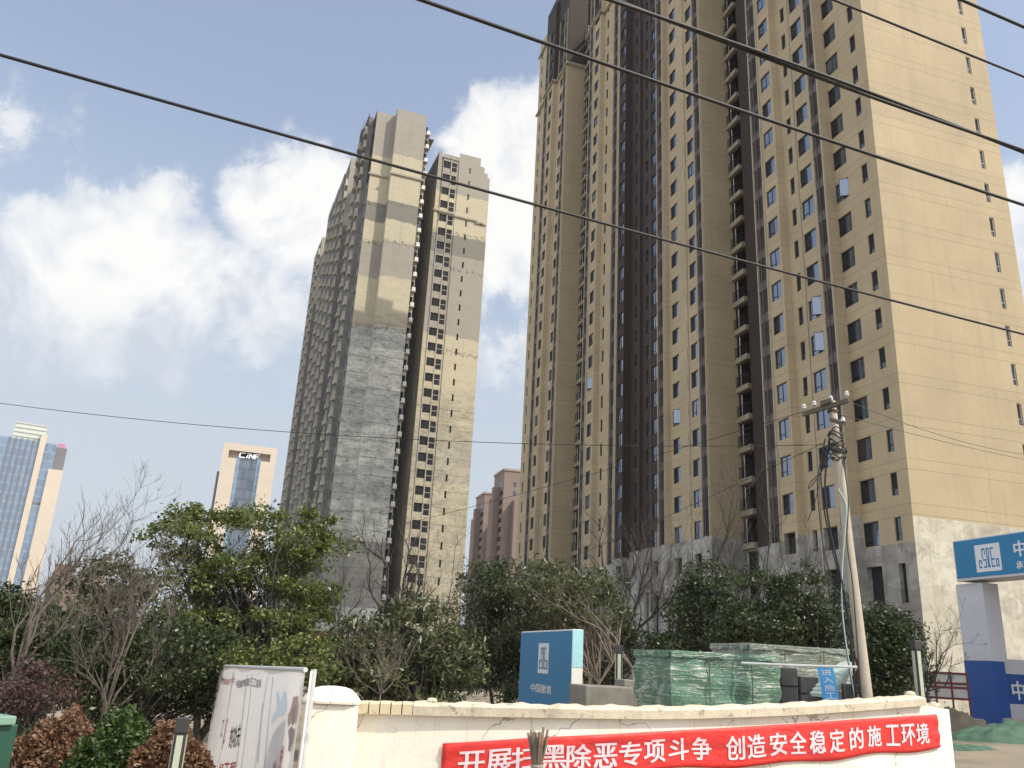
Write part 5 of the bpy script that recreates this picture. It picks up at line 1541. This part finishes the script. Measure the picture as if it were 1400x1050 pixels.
# ------------------------------------------------------------------ utility pole
M['polec'] = plain('sunlit_concrete_pole', (.42, .37, .29), .85, .12, 4, 0, .3, .25)  # pale concrete tone with streaks
M['arm'] = plain('rusty_dark_steel', (.085, .075, .05), .7, .3, 8)
M['porc'] = plain('white_porcelain', (.5, .49, .46), .25, .03)
M['cable'] = plain('black_cable', (.008, .008, .008), .55, .2)
M['cable_grey'] = plain('grey_cable', (.05, .05, .048), .6)
M['conduit'] = plain('pale_teal_conduit', (.36, .46, .44), .5)
DP = 17.4
pb = pt(1185, 955, DP); ptp = pt(1137, 549, DP)
gz = ground_z(pb[0], pb[1]); dirp = (ptp-pb)/np.linalg.norm(ptp-pb); foot = pb-dirp*((pb[2]-gz)/dirp[2])
POLE = thing('utility_pole', 'leaning concrete utility pole with a steel crossarm and coils of black cable', 'pole', (foot[0], foot[1], gz))
b = MB(); n_ = 10
b.tube([foot+(ptp-foot)*k/n_ for k in range(n_+1)], list(np.linspace(.118, .078, n_+1)), 14); b.build('shaft', M['polec'], POLE, smooth=True)
a, e = pt(1097, 566, DP-.1), pt(1160, 547, DP-.25)
b = MB(); ax = e-a; sd_ = np.cross(ax, (0, 0, 1)); sd_ /= np.linalg.norm(sd_)
b.box(a-sd_*.04-np.array([0, 0, .05]), ax, sd_*.07, (0, 0, .09)); b.build('crossarm', M['arm'], POLE)
for f in (.04, .27, .63, .97):
    q = a+ax*f; b = MB(); b.lathe((q[0], q[1], q[2]+.04), [(.012, 0), (.012, .05), (.045, .055), (.05, .085), (.03, .095), (.045, .11), (.04, .14), (.02, .16), (0, .165)], 12); b.build('insulator', M['porc'], POLE, smooth=True)
b = MB(); q = a+ax*.52; b.box(q-sd_*.12+np.array([0, 0, .04])-ax/np.linalg.norm(ax)*.1, ax/np.linalg.norm(ax)*.22, sd_*.2, (0, 0, .09)); b.build('bracket', M['arm'], POLE)
a2, e2 = pt(1137, 576, DP-.15), pt(1153, 582, DP-.9)
b = MB(); ax2 = e2-a2; s2 = np.cross(ax2, (0, 0, 1)); s2 /= np.linalg.norm(s2); b.box(a2-s2*.04, ax2, s2*.08, (0, 0, .08)); b.build('crossarm', M['arm'], POLE)
b = MB(); b.lathe((e2[0], e2[1], e2[2]+.08), [(.04, 0), (.045, .04), (.03, .05), (.04, .07), (0, .1)], 10); b.build('insulator', M['porc'], POLE, smooth=True)
def on_pole(y): 
    f = (y-549)/(955-549); return ptp+(pb-ptp)*f
# coils and clamps
for k in range(9):
    c = on_pole(594+k*5.2+rnd.uniform(-2, 2)); R_c = .11+rnd.uniform(0, .05)
    b = MB(); tilt = rnd.uniform(-.5, .5); ph = rnd.random()*6
    b.tube([c+np.array([math.cos(w_)*R_c*(1+.2*math.sin(2*w_+ph)), math.sin(w_)*R_c, math.sin(w_+ph)*R_c*.5*tilt+.04*math.cos(w_*3+ph)]) for w_ in np.linspace(0, 2*PI, 22)], .013, 5)
    b.build('cable_coil', M['cable_grey'] if k % 3 == 1 else M['cable'], POLE, smooth=True)
for y in (617, 624, 628, 558, 566):
    c = on_pole(y); b = MB(); b.lathe((c[0], c[1], c[2]), [(.098, 0), (.108, .005), (.108, .045), (.098, .05)], 16); b.build('clamp', M['arm'], POLE)
def droop(name, pts, D_, r_, mat, n=4):
    P_ = catmull(np.array([pt(x, y, D_+dd) for x, y, dd in pts]), n); b = MB(); b.tube(P_, r_, 5); return b.build(name, mat, POLE, smooth=True)
droop('hanging_cable', [(1128, 600, 0), (1122, 640, -.1), (1126, 690, -.1), (1135, 740, -.1), (1150, 800, -.15), (1165, 880, -.15), (1172, 960, -.15)], DP, .014, M['cable'])
droop('hanging_cable', [(1130, 610, 0), (1118, 650, -.1), (1120, 700, -.1), (1128, 760, -.1), (1147, 830, -.15), (1168, 960, -.15)], DP, .010, M['cable'])
droop('hanging_cable', [(1134, 600, 0), (1128, 660, -.1), (1134, 720, -.1), (1150, 790, -.15), (1162, 860, -.15), (1170, 960, -.15)], DP, .02, M['cable'])
droop('hanging_cable', [(1133, 606, 0), (1125, 640, -.1), (1108, 660, -.2), (1106, 668, -.2), (1120, 650, -.1), (1134, 625, 0)], DP, .010, M['cable'])
droop('hanging_cable', [(1146, 605, 0), (1156, 650, -.1), (1160, 690, -.1), (1158, 740, -.1), (1166, 800, -.1), (1172, 880, -.1), (1178, 960, -.1)], DP, .012, M['cable_grey'])
droop('hanging_cable', [(1128, 615, 0), (1116, 680, -.2), (1104, 712, -.2)], DP, .008, M['cable'])
droop('conduit', [(1146, 668, -.1), (1157, 692, -.13), (1155, 730, -.14), (1151, 790, -.15), (1153, 850, -.15), (1163, 920, -.15), (1171, 965, -.15)], DP, .016, M['conduit'])
b = MB(); c = pt(1158, 935, DP-.05); b.box((c[0]-.1, c[1]-.08, c[2]-.45), (.16, 0, 0), (0, .12, 0), (0, 0, .45)); bevel(b.build('meter_box', M['post'], POLE), .01)
M['rust'] = plain('rusty_pipe', (.13, .05, .03), .8, .3, 9)
b = MB(); b.tube([pt(1171, 900, DP-.05), pt(1178, 965, DP-.05)], .03, 8); b.build('conduit', M['rust'], POLE)

# ------------------------------------------------------------------ overhead cables
def overhead(name, label, pxs, endA, endB, r_, mat, group, ext=(0, 0), twist=False):
    """endA/endB: world points of the first and last photo px; the rest lie in the vertical plane through them"""
    A_, B_ = np.array(endA), np.array(endB); d = (B_-A_)[:2]; ln_ = np.linalg.norm(d); d /= ln_
    sz = []
    for px, py in pxs:
        s, z = hit(px, py, A_, d); sz.append((s, z))
    sz = np.array(sz); cf = np.polyfit(sz[:, 0], sz[:, 1], min(2, len(sz)-1))
    if len(cf) == 3 and cf[0] < 0 and len(sz) < 4: cf = np.polyfit(sz[:, 0], sz[:, 1], 1)
    lo, hi = sz[:, 0].min()-ext[0], sz[:, 0].max()+ext[1]
    P_ = [(A_[0]+d[0]*s, A_[1]+d[1]*s, float(np.polyval(cf, s))) for s in np.linspace(lo, hi, 70)]
    b = MB()
    if twist:
        for ph in (0, PI):
            b.tube([np.array(p)+np.array([0, 0, r_*1.0*math.sin(k*.25+ph)])+np.array([d[1], -d[0], 0])*r_*1.0*math.cos(k*.25+ph) for k, p in enumerate(P_)], r_*.9, 8)
    else: b.tube(P_, r_, 8)
    o = b.build(name, mat, loc=tuple(P_[0]), smooth=True); return tag(o, label, 'cable', group)
def at_z(px, py, H):
    v = ray(px, py); D = (H-EYE)/v[2]; return pt(px, py, D)
OG = 'overhead cables'
H_ = 6.6
overhead('overhead_cable', 'lowest thick black cable, sagging across the whole view from top left to the right edge', [(0, 76), (350, 172), (700, 272), (1050, 366), (1400, 457)], at_z(0, 76, H_), at_z(1400, 457, H_), .0145, M['cable'], OG, (3, 8))
overhead('overhead_cable', 'second thick black cable, entering at top middle and crossing the beige tower', [(572, 0), (700, 41), (1050, 165), (1347, 262), (1400, 281)], at_z(572, 0, H_), at_z(1400, 281, H_), .0145, M['cable'], OG, (5, 8))
overhead('overhead_cable', 'thickest cable, a twisted black pair crossing the top of the beige tower', [(837, 0), (1050, 77), (1225, 143), (1400, 207)], at_z(837, 0, H_), at_z(1400, 207, H_), .0145, M['cable'], OG, (5, 8), True)
overhead('overhead_cable', 'thin black cable near the top right corner above the twisted pair', [(1140, 0), (1225, 34), (1400, 105)], at_z(1140, 0, H_), at_z(1400, 105, H_), .0085, M['cable'], OG, (6, 8))
overhead('overhead_cable', 'topmost black cable cutting off the top right corner', [(1315, 0), (1400, 37)], at_z(1315, 0, H_), at_z(1400, 37, H_), .011, M['cable'], OG, (6, 8))
WG = 'thin wires to the utility pole'
overhead('thin_wire', 'thin wire stretched level from the left edge to the utility pole', [(0, 552), (350, 585), (700, 608), (1050, 611), (1128, 606)], pt(0, 552, 22), pt(1128, 606, DP), .007, M['cable'], WG, (15, 0))
overhead('thin_wire', 'thin wire falling left from the left end of the crossarm', [(452, 740), (700, 678), (1012, 590), (1098, 562)], pt(452, 740, 33), pt(1098, 562, DP-.1), .007, M['cable'], WG, (8, 0))
overhead('thin_wire', 'thin wire falling left from the pole top coils towards the loquat tree', [(752, 774), (915, 704), (1012, 660), (1130, 603)], pt(752, 774, 30), pt(1130, 603, DP), .007, M['cable'], WG, (5, 0))
overhead('thin_wire', 'upper thin wire running right from the right end of the crossarm', [(1159, 548), (1235, 578), (1400, 621)], pt(1159, 548, DP-.25), pt(1400, 621, 26), .006, M['cable_grey'], WG, (0, 8))
overhead('thin_wire', 'lower thin wire running right from the pole top across the sunlit wall', [(1142, 565), (1235, 590), (1400, 628)], pt(1142, 565, DP), pt(1400, 628, 25), .006, M['cable_grey'], WG, (0, 8))

# ------------------------------------------------------------------ site gate on the right
M['gwhite'] = plain('grey_white_paint', (.50, .50, .52), .6, .06, 1.2, 0, .1, .12)
M['gblue'] = plain('deep_blue_paint', (.012, .065, .26), .5, .08, 1.2, 0, .1, .1)
GC = pt(1342, 797, 38.0)
gl, _ = hit(1306.5, 802, GC, uL); gw, _ = hit(1364, 797, GC, uR)
gz = ground_z(GC[0], GC[1])
_, zbw = hit(1339, 903, GC, uL)   # top of the blue plinth
zb0 = hit(1342, 797, GC, uL)[1]
GT = thing('site_gate', 'white and blue site gate with a blue logo beam on a square pillar', 'gate', (GC[0], GC[1], gz))
zblue = EYE+ray(1355, 904)[2]*38.2
def pil(o2, nm):
    b = MB(); b.box((o2[0], o2[1], zblue), (*(uR*gw), 0), (*(uL*gl), 0), (0, 0, zb0-zblue+.02)); bevel(b.build(nm, M['gwhite'], GT), .02)
    q = o2-uR*.012-uL*.012
    b = MB(); b.box((q[0], q[1], gz-.4), (*(uR*(gw*.8)), 0), (*(uL*(gl+.024)), 0), (0, 0, zblue-gz+.398)); bevel(b.build('plinth', M['gblue'], GT), .02)
pil(GC[:2], 'pillar'); pil(GC[:2]-uL*13, 'pillar')
BO = GC[:2]-uR*.18
sfar, ztf = hit(1302, 740, BO, uL); sfar2, zbf = hit(1308, 795, BO, uL)
sn, ztn = hit(1400, 729, BO, uL); sn2, zbn = hit(1400, 790, BO, uL)
zbm_t, zbm_b = ztf, zbf
b = MB(); q = BO+uL*sfar; b.box((q[0], q[1], zbm_b), (*(-uL*(sfar+14)), 0), (*(uR*(gw+.36)), 0), (0, 0, zbm_t-zbm_b)); bevel(b.build('beam', M['gwhite'], GT), .015)
b = MB(); q = BO+uL*(sfar-.05)-uR*.012; b.box((q[0], q[1], zbm_b+.10), (*(-uL*(sfar+13.9)), 0), (*(uR*.011), 0), (0, 0, zbm_t-zbm_b-.15)); b.build('face', M['signblue'], GT)
def gf(s, z, lift=.016): q = BO+uL*s-uR*lift; return (q[0], q[1], z)
gx = lambda x, y: hit(1290+x/10.5, 720+y/10.5, BO, uL)
(sa, za), (sb, _), (_, zc_) = gx(440, 275), gx(800, 243), gx(485, 660)
b = MB(); b.quad(gf(sa, zc_), gf(sb, zc_), gf(sb, za), gf(sa, za)); b.build('logo_panel', M['signwhite'], GT)
b = MB(); logo(b, lambda x, y: gf(sa+(sb-sa)*x, zc_+(za-zc_)*y, .02)); b.build('logo', M['signblue'], GT)
(s0_, zt1_), (_, zb1_) = gx(990, 215), gx(1090, 425)
cw = gx(990, 300)[0]-gx(1160, 300)[0]
b = MB(); put_text(b, '中国建筑', lambda u, v: gf(s0_-cw*1.12*4*u, zb1_+(zt1_-zb1_)*v, .02), 0, 1, 0, 1, 0, 0, -uR)
b.build('lettering', M['signwhite'], GT); b = MB()
(s0_, zt1_), (_, zb1_) = gx(1040, 505), gx(1090, 605)
put_text(b, '承建', lambda u, v: gf(s0_-cw*.62*2*u, zb1_+(zt1_-zb1_)*v, .02), 0, 1, 0, 1, 0, 0, -uR)
b.build('lettering', M['signwhite'], GT)
# striped site wall beyond the pillar
SW = GC[:2]+uR*(gw+.02)+uL*.35
zs = [hit(1375, y, SW, uR)[1] for y in (901, 921, 962, 990)]
r = thing('striped_site_wall', 'low white and blue striped site wall with a white character, beyond the gate pillar', 'wall', (SW[0], SW[1], gz))
for nm, a, c, mt in (('white_band', zs[1], zs[0], 'gwhite'), ('blue_band', zs[2], zs[1], 'gblue'), ('white_band', gz-.3, zs[2], 'gwhite')):
    b = MB(); b.box((SW[0], SW[1], a), (*(uR*7), 0), (*(uL*.2), 0), (0, 0, c-a)); b.build(nm, M[mt], r)
s0_, z1_ = hit(1381, 931, SW, uR); s1_, z0_ = hit(1403, 957, SW, uR)
b = MB(); put_text(b, '中国', lambda u, v: tuple((*(SW+uR*(s0_+2*(s1_-s0_)*u)-uL*.012), z0_+(z1_-z0_)*v)), 0, 1, 0, 1, 0, 0, -uL); b.build('lettering', M['signwhite'], r)
# added block out of view on the right, casting shade over the gate
q = GC[:2]+uR*3.4-uL*7.5
r = thing('guard_house', 'white two storey guard house beside the site gate', 'hut', (q[0], q[1], gz))
b = MB(); b.box((q[0], q[1], gz-.2), (*(uR*5), 0), (*(uL*6.5), 0), (0, 0, 9.4)); b.build('wall', M['gwhite'], r)
b = MB(); q2 = q-uR*.4-uL*.4; b.box((q2[0], q2[1], gz+9.201), (*(uR*5.8), 0), (*(uL*7.3), 0), (0, 0, .3)); b.build('roof', M['gblue'], r)
# red mesh fence
M['fred'] = plain('dark_red_rail', (.11, .018, .018), .6)
a, e = pt(1254, 918, 36), pt(1322, 918, 36); zl_, zt_ = pt(1290, 954, 36)[2], a[2]
r = thing('red_fence', 'red framed mesh fence between the bare shrub and the blue gate pillar', 'fence', (a[0], a[1], ground_z(a[0], a[1])))
d_ = (e-a)[:2]; fl = np.linalg.norm(d_); d_ /= fl
b = MB()
for z in (zl_, zl_+.38, zt_-.35, zt_): b.box((a[0], a[1], z-.05), (*(d_*fl), 0), (-d_[1]*.05, d_[0]*.05, 0), (0, 0, .08))
for k in range(4): q = a[:2]+d_*(fl-.06)*k/3; b.box((q[0]+d_[1]*.004, q[1]-d_[0]*.004, ground_z(*q)), (*(d_*.07), 0), (-d_[1]*.06, d_[0]*.06, 0), (0, 0, zt_+.05-ground_z(*q)))
b.build('frame', M['fred'], r)
b = MB()
for k in range(46): q = a[:2]+d_*fl*k/46; b.tube([(q[0]-d_[1]*.03, q[1]+d_[0]*.03, zl_), (q[0]-d_[1]*.03, q[1]+d_[0]*.03, zt_)], .02, 4)
b.build('mesh', M['white_frame'], r)
# retaining block, rubble and the netted heap
M['soil'] = plain('dark_soil', (.055, .045, .032), .95, .35, 2, 0, .6)
M['net'] = plain('green_dust_net', (.06, .12, .075), .8, .35, 3, 0, 1.0)
def heap(name, label, cat, px, py, rx, ry, D, mat, seed, dep=1.0):
    c = pt(px, py, D); k = D/FPX; RX = rx*k; g = ground_z(c[0], c[1]); hh = max(pt(px, py-ry, D)[2]-g, .2)
    rg = np.random.default_rng(seed); b = MB(); n = 34; ph = rg.uniform(0, 6, 8)
    for i in range(n+1):
        for j in range(n+1):
            x, y = i/n*2-1, j/n*2-1; f = max(0, 1-(x*x+y*y)); e = f**.7
            z = hh*e*(1+.18*math.sin(x*5+ph[0])*math.sin(y*4+ph[1])+.12*math.sin(x*17+ph[2])*math.cos(y*15+ph[3])+.06*math.sin(x*37+ph[4]+y*29))
            b.V.append((c[0]+x*RX, c[1]+y*RX*dep, g-.12+z))
    for i in range(n):
        for j in range(n): a = i*(n+1)+j; b.F.append((a, a+n+1, a+n+2, a+1)); b.M.append(0)
    o = b.build(name, mat, loc=(c[0], c[1], g), smooth=True); return tag(o, label, cat)
heap('netted_heap', 'heap of earth under green dust netting at the foot of the gate pillar', 'heap', 1378, 1005, 70, 20, 30, M['net'], 3, .7)
heap('soil_bank', 'dark soil bank below the red fence', 'heap', 1300, 990, 60, 20, 31, M['soil'], 5, .8)
heap('netted_heap', 'flat spread of green netting over rubble between the wall end and the earth heap', 'heap', 1310, 1018, 60, 7, 26, M['net'], 9, .7)
for (px, py, s_, D, lab) in ((1333, 990, .42, 33, 'pale squared stone at the foot of the blue gate plinth'), (1300, 1003, .22, 30, 'grey lump of rubble on the dark soil bank'), (1390, 992, .5, 32, 'pinkish slab of rubble in the netted heap')):
    c = pt(px, py, D); b = MB(); g = ground_z(c[0], c[1])
    b.cbox((c[0], c[1], g), s_*1.5, s_, max(c[2]-g+s_*.4, s_), 0, .4)
    o = b.build('rubble_stone', M['block'], loc=(c[0], c[1], g)); bevel(o, s_*.2, 3); tag(o, lab, 'stone')

# ------------------------------------------------------------------ thin haze in the air
hb = MB(); hb.box((-3200, -800, -3), (6400, 0, 0), (0, 5000, 0), (0, 0, 125))
hm, hnt, hbs = newmat('haze_air'); hnt.nodes.remove(hbs)
pv = N(hnt, 'ShaderNodeVolumePrincipled'); pv.inputs['Color'].default_value = (.82, .88, .97, 1); pv.inputs['Density'].default_value = .00013; pv.inputs['Anisotropy'].default_value = .2
L(hnt, pv.outputs[0], hnt.nodes['Material Output'].inputs['Volume'])
tag(hb.build('haze', hm), kind='stuff')
